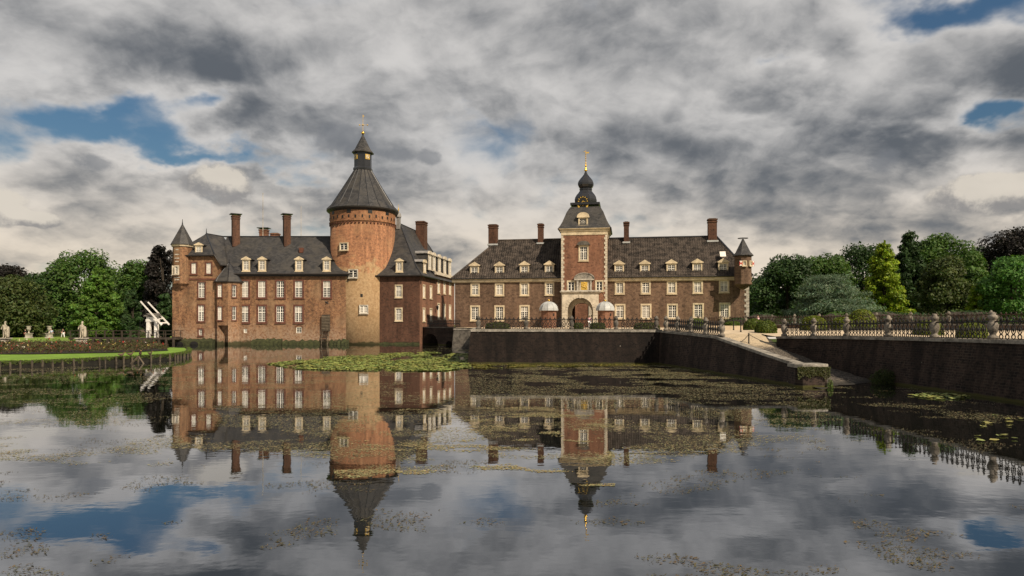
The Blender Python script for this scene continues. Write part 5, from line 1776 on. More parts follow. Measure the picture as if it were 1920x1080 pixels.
# far railing on its parapet wall
bw = [(24.5, 91.0), (30.9, 82.0), (36.0, 68.0), (41.2, 55.0), (45.5, 44.0)]
root = thing('parapet_wall', 'low brick parapet wall behind the gravel, under the far railing', 'wall')
rr = []
for i, q in enumerate(bw):
    d = (Vector(bw[min(i + 1, 4)]) - Vector(bw[max(i - 1, 0)])).normalized()
    nx, ny = d.y, -d.x
    rr.append([(q[0] + nx * 0.2, q[1] + ny * 0.2, 2.2), (q[0] + nx * 0.2, q[1] + ny * 0.2, 3.10), (q[0] - nx * 0.2, q[1] - ny * 0.2, 3.10), (q[0] - nx * 0.2, q[1] - ny * 0.2, 2.2)])
obj('brickwork', MB().loft(rr), 'brick_gate', root)
coping(root, bw, [3.22] * 5, 0.25, 0.13, 'stone_grey', 2.0, 0.12)
for o in root.children:
    if o.name.startswith('coping'):
        pass
q2 = [(x_, y_, 3.23) for x_, y_ in bw]
Lb = sum(math.dist(a, b_) for a, b_ in zip(q2, q2[1:]))
railing('railing', 'far rust brown iron railing with pale posts in front of the trees', q2, [0.4 + 3.7 * k for k in range(int(Lb / 3.7) + 1)], 0.40, 0.42, 0.92, 0.95, 'iron_rust')
o = obj('park_lawn', MB().poly((25.0, 91.0, 2.74), (31.3, 82.0, 2.74), (36.4, 68.0, 2.74), (41.6, 55.0, 2.74), (46.0, 44.0, 2.74), (150, 44, 2.74), (150, 190, 2.74), (25.0, 190, 2.74)), 'grass_far')
o['kind'] = 'structure'
# railing on the bridge
d = (bB - bA).normalized()
bz0 = 2.80
q3 = [(bA.x + d.x * 1.0, bA.y + d.y * 1.0, bz0), (bA.x + d.x * BRL, bA.y + d.y * BRL, bz0)]
railing('railing', 'small iron railing on the bridge beside the castle wing', q3, [], 0.40, 0.42, 1.05)

# ------------------------------------------------------------------ leaf clouds
def leafcloud(name, mat, centers, normals, size, cols, parent=None, aspect=(0.7, 1.0), loc=(0, 0, 0)):
    """one mesh of many bent leaf faces"""
    n_ = len(centers)
    nr = normals + rng.normal(0, 0.55, (n_, 3))
    nr /= np.linalg.norm(nr, axis=1)[:, None] + 1e-9
    t1 = np.cross(nr, rng.normal(0, 1, (n_, 3)))
    t1 /= np.linalg.norm(t1, axis=1)[:, None] + 1e-9
    t2 = np.cross(nr, t1)
    s1 = (size * rng.uniform(0.55, 1.0, n_) / rng.uniform(0.6, 1.15, n_))[:, None]
    s2_ = s1 * rng.uniform(*aspect, n_)[:, None]
    vs = np.empty((n_, 4, 3))
    vs[:, 0] = centers - t1 * s1
    vs[:, 1] = centers - t2 * s2_ * 0.6
    vs[:, 2] = centers + t1 * s1 + nr * s1 * 0.25
    vs[:, 3] = centers + t2 * s2_ * 0.6
    me = bpy.data.meshes.new(name)
    me.vertices.add(n_ * 4)
    me.vertices.foreach_set('co', vs.reshape(-1).astype(np.float32))
    me.loops.add(n_ * 4)
    me.loops.foreach_set('vertex_index', np.arange(n_ * 4, dtype=np.int32))
    me.polygons.add(n_)
    me.polygons.foreach_set('loop_start', np.arange(0, n_ * 4, 4, dtype=np.int32))
    me.polygons.foreach_set('loop_total', np.full(n_, 4, dtype=np.int32))
    at_ = me.attributes.new('leafcol', 'FLOAT_COLOR', 'FACE')
    c4 = np.ones((n_, 4), dtype=np.float32)
    c4[:, :3] = np.clip(cols * 0.8, 0.002, 1)
    at_.data.foreach_set('color', c4.reshape(-1))
    me.materials.append(MATS[mat])
    me.update(calc_edges=True)
    me.validate()
    return link(name, me, parent, loc)


def tint(n_, col, var=0.25, cl=None):
    k = rng.uniform(1 - var, 1 + var, (n_, 1))
    if cl is not None:
        k = k * cl[:, None]
    c = np.array(col)[None, :] * k
    c[:, 0] *= rng.uniform(0.8, 1.25, n_)
    return c


def crown_points(kind, H, Rw, n_, base=0.03):
    """cluster centres and radii of a crown of height H and half width Rw; returns leaf centres, normals, cluster tint"""
    C, Rr, fl = [], [], 0.75
    if kind == 'round':
        m_ = 120
        for k in range(m_):
            z_ = random.uniform(base, 0.96)
            lim = math.sin(math.pi * min(1, 0.18 + 0.82 * z_) ** 0.9) ** 0.6
            a_ = random.uniform(0, 2 * math.pi)
            q = math.sqrt(random.uniform(0.25, 1)) * 0.86 * lim
            C.append((Rw * q * math.cos(a_) * random.uniform(0.85, 1.15), Rw * q * math.sin(a_), H * z_))
            Rr.append(Rw * random.uniform(0.15, 0.30))
    elif kind == 'cone':
        m_ = 190
        for k in range(m_):
            z_ = 0.03 + 0.94 * (k + random.random()) / m_
            lim = (1 - z_) ** 0.72 * (0.62 + 0.38 * min(1, z_ / 0.16))
            a_ = k * 2.4 + random.uniform(-0.4, 0.4)
            q = random.uniform(0.45, 1.05) * lim * (1 + 0.14 * math.sin(a_ * 3 + H) + 0.12 * math.sin(z_ * 17 + H))
            C.append((Rw * q * math.cos(a_), Rw * q * math.sin(a_), H * z_ * random.uniform(0.97, 1.02)))
            Rr.append(Rw * random.uniform(0.14, 0.26) * (0.25 + 0.85 * lim))
        fl = 0.45
    elif kind == 'cedar':
        for k in range(130):
            z_ = random.uniform(0.06, 0.97)
            lim = (1 - z_ * 0.92) ** 0.75
            a_ = random.uniform(0, 2 * math.pi)
            q = math.sqrt(random.uniform(0.1, 1)) * lim
            C.append((Rw * q * math.cos(a_), Rw * q * math.sin(a_), H * z_ - 0.06 * H * q))
            Rr.append(Rw * random.uniform(0.14, 0.28))
        fl = 0.17
    elif kind == 'column':
        for k in range(60):
            z_ = (k + random.random()) / 60
            lim = math.sin(math.pi * min(0.97, z_ * 0.75 + 0.22)) ** 0.5
            a_ = random.uniform(0, 2 * math.pi)
            C.append((Rw * 0.7 * lim * math.cos(a_), Rw * 0.7 * lim * math.sin(a_), H * z_ * 0.97))
            Rr.append(Rw * random.uniform(0.28, 0.4))
    C, Rr = np.array(C), np.array(Rr)
    wts = Rr ** 2 / (Rr ** 2).sum()
    idx = rng.choice(len(C), n_, p=wts)
    d = rng.normal(0, 1, (n_, 3))
    d /= np.linalg.norm(d, axis=1)[:, None]
    rad = rng.uniform(0.72, 1.06, n_) ** 0.7
    pts = C[idx] + d * (Rr[idx] * rad)[:, None] * np.array([1, 1, fl])
    low_ = np.array([noise.noise(Vector((q[0] * 0.28 + 11.0 * H, q[1] * 0.28, q[2] * 0.28))) for q in pts])
    pts[:, :2] *= (1 + 0.22 * low_)[:, None]
    pts += rng.normal(0, 0.05 * Rw ** 0.5, (n_, 3))
    nr = d.copy()
    nr[:, 2] += 0.5
    ct = rng.uniform(0.72, 1.28, len(C))[idx]
    return pts, nr, ct, C


def tree(name, label, px, Y, top_py, half_px, kind, col, n_=7000, z0=0.75, leaf=0.30, group=None, var=0.25, base=0.03, bark='bark'):
    X = (px - 960) / F * Y
    H = EYE + (HOR - top_py) / F * Y - z0
    Rw = half_px * (1.18 if kind == 'round' else 1.0) / F * Y
    root = thing(name, label, 'tree', (X, Y, z0), 0, group)
    pts, nr, ct, C = crown_points(kind, H, Rw, n_, base)
    leafcloud('crown', 'leaf', pts, nr, leaf, tint(n_, col, var, ct), root, (0.7, 1.1) if kind != 'cedar' else (0.25, 0.5))
    mb = MB()
    tr = max(0.16, H * 0.022)
    lean = random.uniform(-0.3, 0.3)
    mb.tube([(0, 0, -0.3), (lean * 0.2, 0, H * 0.2), (lean * 0.6, 0.1, H * 0.5), (lean, 0, H * (0.92 if kind in ('cone', 'column') else 0.75))], [tr * 1.35, tr, tr * 0.7, tr * 0.15], 7)
    for q in random.sample(range(len(C)), 14):
        e_ = C[q]
        zb = max(H * 0.12, e_[2] * 0.62)
        mb.tube([(lean * 0.3, 0, zb), (e_[0] * 0.5, e_[1] * 0.5, (zb + e_[2]) / 2), tuple(e_)], [tr * 0.38, tr * 0.24, tr * 0.08], 5)
    obj('trunk', mb, bark, root)
    return root


GD, GM, GB, OL, PU, YG, BLG = (0.032, 0.068, 0.017), (0.064, 0.125, 0.022), (0.085, 0.165, 0.022), (0.064, 0.090, 0.022), (0.017, 0.0145, 0.0115), (0.185, 0.265, 0.012), (0.125, 0.185, 0.115)
gL, gR = 'trees of the park left of the castle', 'trees of the park right of the gatehouse'
TREES = [
    ('copper_beech', 'dark purple-brown tree at the far left edge of the sky line', 25, 150, 503, 55, 'round', PU, 6000),
    ('park_tree', 'olive green tree at the left picture edge behind the statue', 12, 128, 521, 62, 'round', OL, 8000),
    ('park_tree', 'large dark green round tree, tallest left of the castle', 158, 152, 478, 78, 'round', GM, 9000),
    ('park_tree', 'dark tree between the purple-brown tree and the tallest one', 78, 146, 518, 50, 'round', GD, 6000),
    ('lime_tree', 'bright green tree with drooping sprays left of the drawbridge', 186, 126, 499, 54, 'cone', GB, 8500),
    ('park_tree', 'mid green tree between the bright tree and the castle', 258, 146, 489, 40, 'round', GM, 6000),
    ('copper_beech', 'blackish purple tree against the castle corner turret', 305, 140, 459, 36, 'round', PU, 7000),
    ('yew_tree', 'slim dark conical yew beside the white drawbridge', 248, 121, 543, 16, 'column', GD, 3000),
    ('yew_tree', 'slim dark yew between the drawbridge and the castle corner', 309, 122, 552, 14, 'column', GD, 2500),
    ('park_tree', 'small dark tree beside the gatehouse turret foot', 1415, 124, 545, 26, 'round', GM, 4000),
    ('park_tree', 'big dark round tree next to the gatehouse turret', 1478, 120, 484, 62, 'round', GD, 8000),
    ('park_tree', 'dark tree far behind, just right of the gatehouse turret', 1425, 160, 520, 40, 'round', GD, 4000),
    ('park_tree', 'deep green tree behind the blue cedar', 1545, 125, 482, 62, 'round', GM, 8000),
    ('park_tree', 'deep green tree peeking out left of the yellow-green conifer top', 1618, 130, 462, 78, 'round', GD, 7000),
    ('blue_cedar', 'spreading blue-grey cedar with flat layered branches', 1558, 92, 515, 98, 'cedar', BLG, 12000),
    ('swamp_cypress', 'bright yellow-green conical conifer', 1657, 98, 452, 50, 'cone', YG, 11000),
    ('fir_tree', 'tall dark pointed fir behind the yellow-green conifer', 1704, 112, 428, 56, 'cone', GD, 9000),
    ('park_tree', 'broad green tree right of the pointed fir', 1775, 116, 442, 68, 'round', GM, 9000),
    ('park_tree', 'olive brown tree in front of the broad green tree', 1772, 102, 485, 46, 'round', OL, 7000),
    ('copper_beech', 'purple copper beech at the right picture edge', 1905, 118, 432, 70, 'round', PU, 8000),
    ('park_tree', 'fresh green rounded tree in front of the right edge beech', 1900, 88, 486, 56, 'round', (0.080, 0.185, 0.035), 9000),
    ('park_tree', 'small yellow-leaved tree beside the fresh green rounded tree', 1835, 90, 535, 17, 'round', YG, 2500),
    ('park_tree', 'rounded green crown between the big dark tree and the deep green one', 1510, 132, 492, 55, 'round', GM, 7000),
    ('park_tree', 'dark green crown filling the gap between fir and broad tree', 1740, 128, 452, 60, 'round', GD, 7000),
    ('park_tree', 'dark green crown between the broad tree and the copper beech', 1838, 126, 470, 55, 'round', GD, 7000),
    ('park_tree', 'green tree above the shrubs between olive tree and fresh green tree', 1822, 108, 500, 30, 'round', GM, 5000),
]
for nm, lab, px_, Y, top_, hwp, kd, col, n_ in TREES:
    right = px_ > 900
    tree(nm, lab, px_, Y, top_, hwp, kd, col, int(n_ * 2.5), 2.6 if right else 0.75, 0.235 * Y / 110, gR if right else gL, bark='bark')


def shrub(name, label, X, Y, z0, w, h, col, n_=1800, group=None, leaf=0.13, cat='shrub', d=None, squash=2.6):
    """clipped box: a dense shell of small leaves over a dark twiggy core"""
    root = thing(name, label, cat, (X, Y, z0), 0, group)
    dd = rng.normal(0, 1, (n_, 3))
    dd /= np.linalg.norm(dd, axis=1)[:, None]
    dd[:, 2] = np.abs(dd[:, 2])
    sup = (np.abs(dd) ** squash).sum(axis=1) ** (-1 / squash)
    wob = np.array([noise.noise(Vector(q) * 2.2 + Vector((X, Y, 0))) for q in dd])
    pts = dd * (sup * rng.uniform(0.93, 1.02, n_) * (1 + 0.05 * wob))[:, None] * np.array([w, d or w, h])
    leafcloud('foliage', 'leaf', pts, dd, leaf, tint(n_, col, 0.3), root)
    core = MB().lathe([(w * 0.88, 0.0), (w * 0.90, h * 0.45), (w * 0.78, h * 0.74), (w * 0.4, h * 0.92)], 10)
    if d:
        core.v = [(x_, y_ * d / w, z_) for x_, y_, z_ in core.v]
    obj('stem', core, 'bark', root)
    return root


BOX = (0.080, 0.115, 0.012)
for px_, base_py, top_py, hwp, Y, lab in (
    (1436, 634, 602, 18.5, 47.0 * 1.10, 'clipped box ball nearest the moat wall end post'),
    (1414, 628, 598.5, 19, 57.5, 'clipped box ball behind the nearest one on the gravel'),
    (1373.5, 621, 603, 16, 62.0, 'low clipped box dome left of the bollards'),
    (1304, 626, 597.5, 17, 60.0, 'clipped box ball behind the ramp wall railing')):
    z_ = pz(Y)
    shrub('box_ball', lab, (px_ - 960) / F * Y, Y, z_, hwp / F * Y, EYE + (HOR - top_py) / F * Y - z_, BOX, 2200, 'clipped box balls on the gravel', 0.085, 'topiary')
for X, Y, w, h, lab in ((24.3, 55.0, 0.95, 1.15, 'clipped box ball seen through the moat wall railing near its second post'), (27.6, 57.0, 0.85, 1.05, 'smaller clipped box ball beside the tall one behind the railing'),
                        (30.5, 59.5, 1.1, 1.75, 'tall clipped box dome rising above the moat wall railing'), (30.2, 49.5, 0.9, 1.0, 'clipped box ball behind the railing bay left of the nearest posts'),
                        (29.3, 43.5, 0.8, 0.95, 'clipped box ball behind the railing close to the right picture edge')):
    shrub('box_ball', lab, X, Y, pz(Y), w, h, (0.13, 0.165, 0.014), 2200, 'clipped box balls on the gravel', 0.085, 'topiary')
for px_, hwp, lab in ((933, 22, 'low box hedge behind the terrace railing, left end'), (1120, 14, 'low box bush in front of the gate arch'), (1213, 23, 'low box hedge behind the terrace railing near its corner post'), (1085, 8, 'small dark bush at the foot of the gate arch')):
    Y = 63.0
    shrub('box_hedge', lab, (px_ - 960) / F * Y, Y, 2.70, hwp / F * Y, 0.62, (0.060, 0.085, 0.012), 1500, 'box hedges on the terrace', 0.07, 'hedge', 0.45, 5)
# low garden growth in front of the left trees
for k in range(15):
    px_ = -20 + k * 19.5 + random.uniform(-5, 5)
    Y = random.uniform(131, 137)
    w_ = random.uniform(1.0, 2.0)
    h_ = random.uniform(0.9, 2.4)
    col = random.choice([GD, GM, OL, (0.06, 0.075, 0.02)])
    lab = 'garden shrub under the left trees, number %d from the picture edge' % (k + 1)
    ords = ['first', 'second', 'third', 'fourth', 'fifth', 'sixth', 'seventh', 'eighth', 'ninth', 'tenth', 'eleventh', 'twelfth', 'thirteenth', 'fourteenth', 'fifteenth']
    lab = '%s garden shrub from the left picture edge, below the park trees' % ords[k]
    shrub('garden_shrub', lab, (px_ - 960) / F * Y, Y, 0.72, w_, h_, col, 700, 'shrubs below the left park trees', 0.24, 'shrub', None, 2.0)
# under-planting right, behind the far railing
for k in range(13):
    px_ = 1415 + k * 40 + random.uniform(-8, 8)
    Y = random.uniform(84, 92) if px_ < 1600 else random.uniform(72, 80)
    col = random.choice([GD, GM, GD, (0.05, 0.09, 0.02)])
    lab = '%s dark shrub behind the far railing, counted from the gatehouse' % ords[k]
    shrub('park_shrub', lab, (px_ - 960) / F * Y, Y + 6, 2.6, random.uniform(2.0, 3.2), random.uniform(1.2, 2.6), col, 900, 'shrubs behind the far railing', 0.26, 'shrub', None, 2.0)

# trailing plant at the wall foot and at the ramp pier
def tuft(name, label, X, Y, z0, r_, h_, col, n_, cat='plant', leaf=0.07):
    root = thing(name, label, cat, (X, Y, z0))
    a_ = rng.uniform(0, 2 * math.pi, n_)
    q = np.sqrt(rng.uniform(0, 1, n_))
    zz = rng.uniform(0, 1, n_) * (1 - q * 0.5)
    pts = np.stack([r_ * q * np.cos(a_), r_ * 0.6 * q * np.sin(a_), h_ * zz], 1)
    leafcloud('foliage', 'leaf', pts, np.tile([0, -0.3, 0.6], (n_, 1)), leaf, tint(n_, col, 0.35), root, (0.3, 0.6))
    mb = MB()
    for k in range(8):
        a_ = random.uniform(0, 6.28)
        mb.tube([(0, 0, -0.1), (r_ * 0.4 * math.cos(a_), r_ * 0.3 * math.sin(a_), h_ * 0.5), (r_ * 0.8 * math.cos(a_), r_ * 0.5 * math.sin(a_), h_ * 0.85)], [0.012, 0.009, 0.004], 4)
    obj('stem', mb, 'bark', root)


tuft('wall_plant', 'bushy weed at the foot of the moat wall by the ramp', 20.0, 36.6, 0.0, 0.75, 0.95, (0.045, 0.065, 0.015), 1500)
def hanging(name, label, x0, x1, Y, z1, z0, col, n_):
    root = thing(name, label, 'plant', ((x0 + x1) / 2, Y, 0))
    xs = rng.uniform(x0, x1, n_) - (x0 + x1) / 2
    k = rng.uniform(0, 1, n_) ** 1.6
    dep = (z1 - z0) * (0.35 + 0.65 * np.array([noise.noise(Vector((float(q) * 3 + 3.3, Y, 0))) * 0.5 + 0.5 for q in xs]))
    pts = np.stack([xs, rng.uniform(-0.06, 0.02, n_), z1 - dep * k], 1)
    leafcloud('foliage', 'leaf', pts, np.tile([0, -1.0, 0.4], (n_, 1)), 0.045, tint(n_, col, 0.4), root)


hanging('ivy', 'mossy creeper hanging over the end of the ramp wall', ex - 0.5, ex + 1.15, ey - 0.70, 1.05, 0.25, (0.055, 0.060, 0.014), 1500)
tuft('water_weed', 'small green tuft at the corner of the ramp wall end', ex + 1.18, ey - 0.6, 0.0, 0.16, 0.5, (0.09, 0.14, 0.02), 220, 'plant', 0.05)

# ------------------------------------------------------------------ bollards with chains
for i, (px_, base, top_, Y, lab) in enumerate(((1404, 646, 624.5, 47.6, 'black iron bollard nearest the ramp wall top'), (1389, 631.5, 615, 52.5, 'black iron bollard in the middle of the three'), (1375.5, 626, 611, 57.0, 'black iron bollard farthest back by the box dome'))):
    X = (px_ - 960) / F * Y
    root = thing('bollard', lab, 'bollard', (X, Y, ramp_z(Y) if Y < 50.6 else pz(Y)), 0, 'bollards at the ramp head')
    h_ = 0.82
    obj('pillar', MB().lathe([(0.07, 0), (0.07, 0.06), (0.05, 0.1), (0.045, h_ - 0.1), (0.06, h_ - 0.08), (0.06, h_ - 0.03), (0.03, h_)], 8), 'iron', root, True)
    if i == 0:
        obj('chain', MB().tube([(q * 0.9, -q * 0.1, h_ - 0.1 - 0.5 * math.sin(q / 3.2 * math.pi) - 0.05 * q) for q in np.linspace(0, 3.2, 9)], 0.02, 4), 'iron', root)
        obj('chain', MB().tube([(-q * 0.5, q * 0.2, h_ - 0.1 - 0.45 * math.sin(q / 2.4 * math.pi) - 0.1 * q) for q in np.linspace(0, 2.4, 9)], 0.02, 4), 'iron', root)
# low kerb of the plaza bed
o = obj('planter_kerb', MB().box(-3.0, 3.4, -0.2, 0.2, 0, 0.36), 'gravel', None, loc=(19.6, 60.5, pz(60)))
tag(o, 'low sandy kerb behind the bollards', 'kerb')

# ------------------------------------------------------------------ timber edging of the island
root = thing('timber_edging', 'row of short timber piles along the edge of the rose island', 'edging')
pile = cached('pile', lambda: MB().lathe([(0.075, -0.5), (0.075, 0.0), (0.06, 0.05)], 6).mesh('pile', 'pile_wood'))
run = isl_front[1:] + isl_tip
acc_ = 0.0
for (x0, y0), (x1, y1) in zip(run, run[1:]):
    L = math.hypot(x1 - x0, y1 - y0)
    n_ = max(1, int(L / (0.60 if y0 < 60 else 0.36)))
    for k in range(n_):
        f_ = k / n_
        o = link('pile', pile, root, (x0 + (x1 - x0) * f_ + random.uniform(-0.16, 0.16), y0 + (y1 - y0) * f_ - 0.06, 0.50 + random.uniform(-0.10, 0.06)))
        o.rotation_euler = (random.uniform(-0.06, 0.06), random.uniform(-0.05, 0.05), 0)
        o.scale = (1, 1, 1.0 + random.uniform(0, 0.3))
mb = MB()
rr = []
for x_, y_ in run:
    rr.append([(x_, y_ + 0.05, -0.3), (x_, y_ + 0.05, 0.36), (x_, y_ + 0.10, 0.36), (x_, y_ + 0.10, -0.3)])
obj('backing_board', MB().loft(rr), 'gap_dark', root)  # near-black board paints the shade seen between the piles
# overhanging edge grass
def poly_samples(poly, n_):
    xs, ys_ = [q[0] for q in poly], [q[1] for q in poly]
    out = []
    while len(out) < n_:
        x_, y_ = random.uniform(min(xs), max(xs)), random.uniform(min(ys_), max(ys_))
        c_ = False
        for (ax, ay), (bx, by) in zip(poly, poly[1:] + poly[:1]):
            if (ay > y_) != (by > y_) and x_ < (bx - ax) * (y_ - ay) / (by - ay) + ax:
                c_ = not c_
        if c_:
            out.append((x_, y_))
    return out


ge = []
for (x0, y0), (x1, y1) in zip(run, run[1:]):
    L = math.hypot(x1 - x0, y1 - y0)
    for k in range(int(L * 240)):
        f_ = random.random()
        ge.append((x0 + (x1 - x0) * f_ + random.uniform(-0.1, 0.1), y0 + (y1 - y0) * f_ + random.uniform(-0.14, 0.35), 0.60 - 0.46 * random.random() ** 1.6 * (0.4 + 0.6 * abs(math.sin(x0 + f_ * L * 0.9) * math.cos(f_ * L * 2.3)))))
ge = np.array(ge)
o = leafcloud('edge_grass', 'leaf', ge, np.tile([0, -0.7, 0.5], (len(ge), 1)), 0.075, tint(len(ge), (0.085, 0.125, 0.020), 0.45), None, (0.3, 0.5))
tag(o, 'rough grass hanging over the timber edge of the island', 'grass', None, 'stuff')

# rose bed
bed = [(-54.5, 57.5), (-41.0, 58.0), (-34.8, 61.5), (-33.2, 66.0), (-36.5, 72.0), (-44.0, 75.5), (-62.0, 83.0), (-75, 70)]
mb = MB()
mb.poly(*[(x_, y_, 0.68) for x_, y_ in bed])
o = obj('flower_bed', mb, 'soil')
o['kind'] = 'structure'
sm = np.array(poly_samples(bed, 26000))
hh = np.array([max(0.06, 0.36 + 0.55 * noise.noise(Vector((x_ * 0.45, y_ * 0.45, 0))) + 0.2 * noise.noise(Vector((x_ * 1.7, y_ * 1.7, 3)))) for x_, y_ in sm])
z_ = 0.70 + hh * rng.uniform(0, 1, len(sm)) ** 0.6 * 1.35
pts = np.column_stack([sm, z_])
cc = tint(len(pts), (0.072, 0.075, 0.024), 0.5)
red = rng.uniform(0, 1, len(pts)) < 0.30
cc[red] = tint(int(red.sum()), (0.095, 0.045, 0.028), 0.4)
o = leafcloud('rose_bushes', 'leaf', pts, np.tile([0, -0.2, 0.8], (len(pts), 1)), 0.10, cc, None)
tag(o, 'reddish green rose bushes filling the island bed', 'rose bushes', None, 'stuff')
fl = np.array(poly_samples(bed, 230))
fz = np.array([0.70 + 1.3 * max(0.06, 0.36 + 0.55 * noise.noise(Vector((x_ * 0.45, y_ * 0.45, 0))) + 0.2 * noise.noise(Vector((x_ * 1.7, y_ * 1.7, 3)))) for x_, y_ in fl])
pal = np.array([(0.45, 0.02, 0.02), (0.45, 0.02, 0.02), (0.38, 0.03, 0.04), (0.65, 0.55, 0.15), (0.75, 0.68, 0.58), (0.5, 0.09, 0.08)])
rep = 5
fp = np.repeat(np.column_stack([fl, fz]), rep, axis=0) + rng.normal(0, 0.05, (len(fl) * rep, 3))
fc = np.repeat(pal[rng.integers(0, len(pal), len(fl))], rep, axis=0)
o = leafcloud('rose_blooms', 'pad', fp, np.tile([0.2, -0.6, 0.6], (len(fp), 1)), 0.055, fc, None)
tag(o, 'red, yellow and white rose blooms over the bed', 'flowers', None, 'stuff')

# ------------------------------------------------------------------ figures
def skin_obj(name, joints, edges, mat, parent=None, sub_=1, loc=(0, 0, 0), rz=0.0, root_i=0):
    me = bpy.data.meshes.new(name)
    me.from_pydata([j[:3] for j in joints], edges, [])
    me.materials.append(MATS[mat])
    o = link(name, me, parent, loc, rz)
    md = o.modifiers.new('skin', 'SKIN')
    md.use_smooth_shade = True
    sv = me.skin_vertices[0].data
    for i, j in enumerate(joints):
        r_ = j[3]
        sv[i].radius = r_ if isinstance(r_, tuple) else (r_, r_)
        sv[i].use_root = (i == root_i)
    s_ = o.modifiers.new('sub', 'SUBSURF')
    s_.levels = s_.render_levels = sub_
    return o


def person(label, loc, rz, h, top, legs, stride=0.12, arm=0.0, hairm='hair', sleeve=True):
    """walking or standing visitor; body, shirt, trousers, hair"""
    s = h / 1.75
    J = [(0, 0, .95, .14), (0, 0, 1.15, .135), (0, 0, 1.36, .16), (0, 0, 1.48, .06), (0, .01, 1.60, .095), (0, .01, 1.72, .075),
         (.18, 0, 1.41, .055), (.25, -arm, 1.14, .042), (.24, -arm - .1, .90, .035), (-.18, 0, 1.41, .055), (-.25, arm, 1.14, .042), (-.24, arm - .1, .90, .035),
         (.09, 0, .90, .09), (.10, -stride, .50, .062), (.10, -stride * 1.2, .08, .042), (.10, -stride * 1.2 - .14, .03, .035),
         (-.09, 0, .90, .09), (-.10, stride, .50, .062), (-.10, stride * 1.6, .08, .042), (-.10, stride * 1.6 - .14, .03, .035),
         (.24, -arm - .14, .80, .028), (-.24, arm - .14, .80, .028)]
    E = [(0, 1), (1, 2), (2, 3), (3, 4), (4, 5), (2, 6), (6, 7), (7, 8), (8, 20), (2, 9), (9, 10), (10, 11), (11, 21), (0, 12), (12, 13), (13, 14), (14, 15), (0, 16), (16, 17), (17, 18), (18, 19)]
    J = [(a * s, b_ * s, c_ * s, r_ * s) for a, b_, c_, r_ in J]
    root = thing('person', label, 'person', loc, rz)
    skin_obj('body', J, E, 'skin', root)
    def part(name, ids, extra, mat):
        mp = {q: i for i, q in enumerate(ids)}
        skin_obj(name, [(*J[q][:3], J[q][3] * extra + 0.012) for q in ids], [(mp[a], mp[b_]) for a, b_ in E if a in mp and b_ in mp], mat, root)
    part('shirt', [0, 1, 2, 6, 7, 9, 10], 1.14, top)
    part('trousers', [0, 12, 13, 14, 16, 17, 18], 1.16, legs)
    hd = J[4]
    obj('hair', MB().lathe([(0.10 * s, 1.60 * s), (0.115 * s, 1.68 * s), (0.09 * s, 1.77 * s), (0.02, 1.81 * s)], 8, (0, 0.03 * s)), hairm, root, True)
    mb = MB().box(-0.012 * s, 0.012 * s, -0.125 * s, -0.08 * s, 1.60 * s, 1.645 * s)
    obj('nose', mb, 'skin', root)
    return root


gd = 0.745
person('walking person in white trousers and black top on the far lawn', ((118 - 960) / F * 124, 124, gd), R(70), 1.65, 'cloth_black', 'cloth_white', 0.2, 0.1)
person('person in a pale blue shirt standing beside the second stone urn', ((96.5 - 960) / F * 122.4, 122.4, gd), R(20), 1.65, 'cloth_blue', 'cloth_grey', 0.05)
person('person in dark clothes beside the first stone urn', ((47.5 - 960) / F * 122.4, 122.4, gd), R(-30), 1.6, 'cloth_black', 'cloth_red', 0.04)
person('person in a pink and white shirt standing in the gate arch', (pc + 9.9 + 1.3, 96.5, 2.70), R(160), 1.7, 'cloth_pink', 'cloth_white', 0.04)
person('visitor in pink behind the far railing near the gatehouse turret', ((1421 - 960) / F * 90, 90, 2.70), R(30), 1.75, 'cloth_pink', 'cloth_grey', 0.04)


def statue(px, label, flip):
    Y = 80.5
    X = (px - 960) / F * Y
    root = thing('statue', label, 'statue', (X, Y, 0.62))
    mb = MB().square([(0.52, 0.52, 0), (0.52, 0.52, 0.14), (0.42, 0.42, 0.18), (0.42, 0.42, 0.84), (0.55, 0.55, 0.88), (0.55, 0.55, 0.98)])
    obj('pedestal', mb, 'stone_post', root)
    f_ = flip
    J = [(0, 0, 1.85, .17), (0.02 * f_, 0, 2.08, .16), (0.05 * f_, 0, 2.38, .2), (0.05 * f_, 0, 2.54, .075), (0.08 * f_, -.02, 2.70, .115), (0.08 * f_, 0, 2.84, .09),
         (.24, 0, 2.44, .075), (.34, -.08, 2.15, .06), (.22, -.2, 1.95, .05), (-.2, 0, 2.44, .075), (-.34, .0, 2.2, .06), (-.33, -.12, 2.5 if f_ < 0 else 1.95, .05),
         (.12, 0, 1.75, .115), (.15, -.06, 1.40, .085), (.15, 0, 1.06, .06), (-.11, 0, 1.75, .115), (-.13, .02, 1.40, .085), (-.13, 0.02, 1.06, .06), (.16, -.15, 1.0, .05), (-.14, -.14, 1.0, .05)]
    E = [(0, 1), (1, 2), (2, 3), (3, 4), (4, 5), (2, 6), (6, 7), (7, 8), (2, 9), (9, 10), (10, 11), (0, 12), (12, 13), (13, 14), (14, 18), (0, 15), (15, 16), (16, 17), (17, 19)]
    skin_obj('figure', J, E, 'stone_statue', root)
    J2 = [(.30 * f_, .08, 2.35, .16), (.34 * f_, .08, 1.95, .19), (.36 * f_, .05, 1.5, .2), (.34 * f_, .05, 1.0, .2)]
    skin_obj('drapery', J2, [(0, 1), (1, 2), (2, 3)], 'stone_statue', root)
    obj('hair', MB().lathe([(0.08, 2.72), (0.13, 2.80), (0.10, 2.90), (0.02, 2.95)], 8, (0.08 * f_, 0.03)), 'stone_statue', root, True)


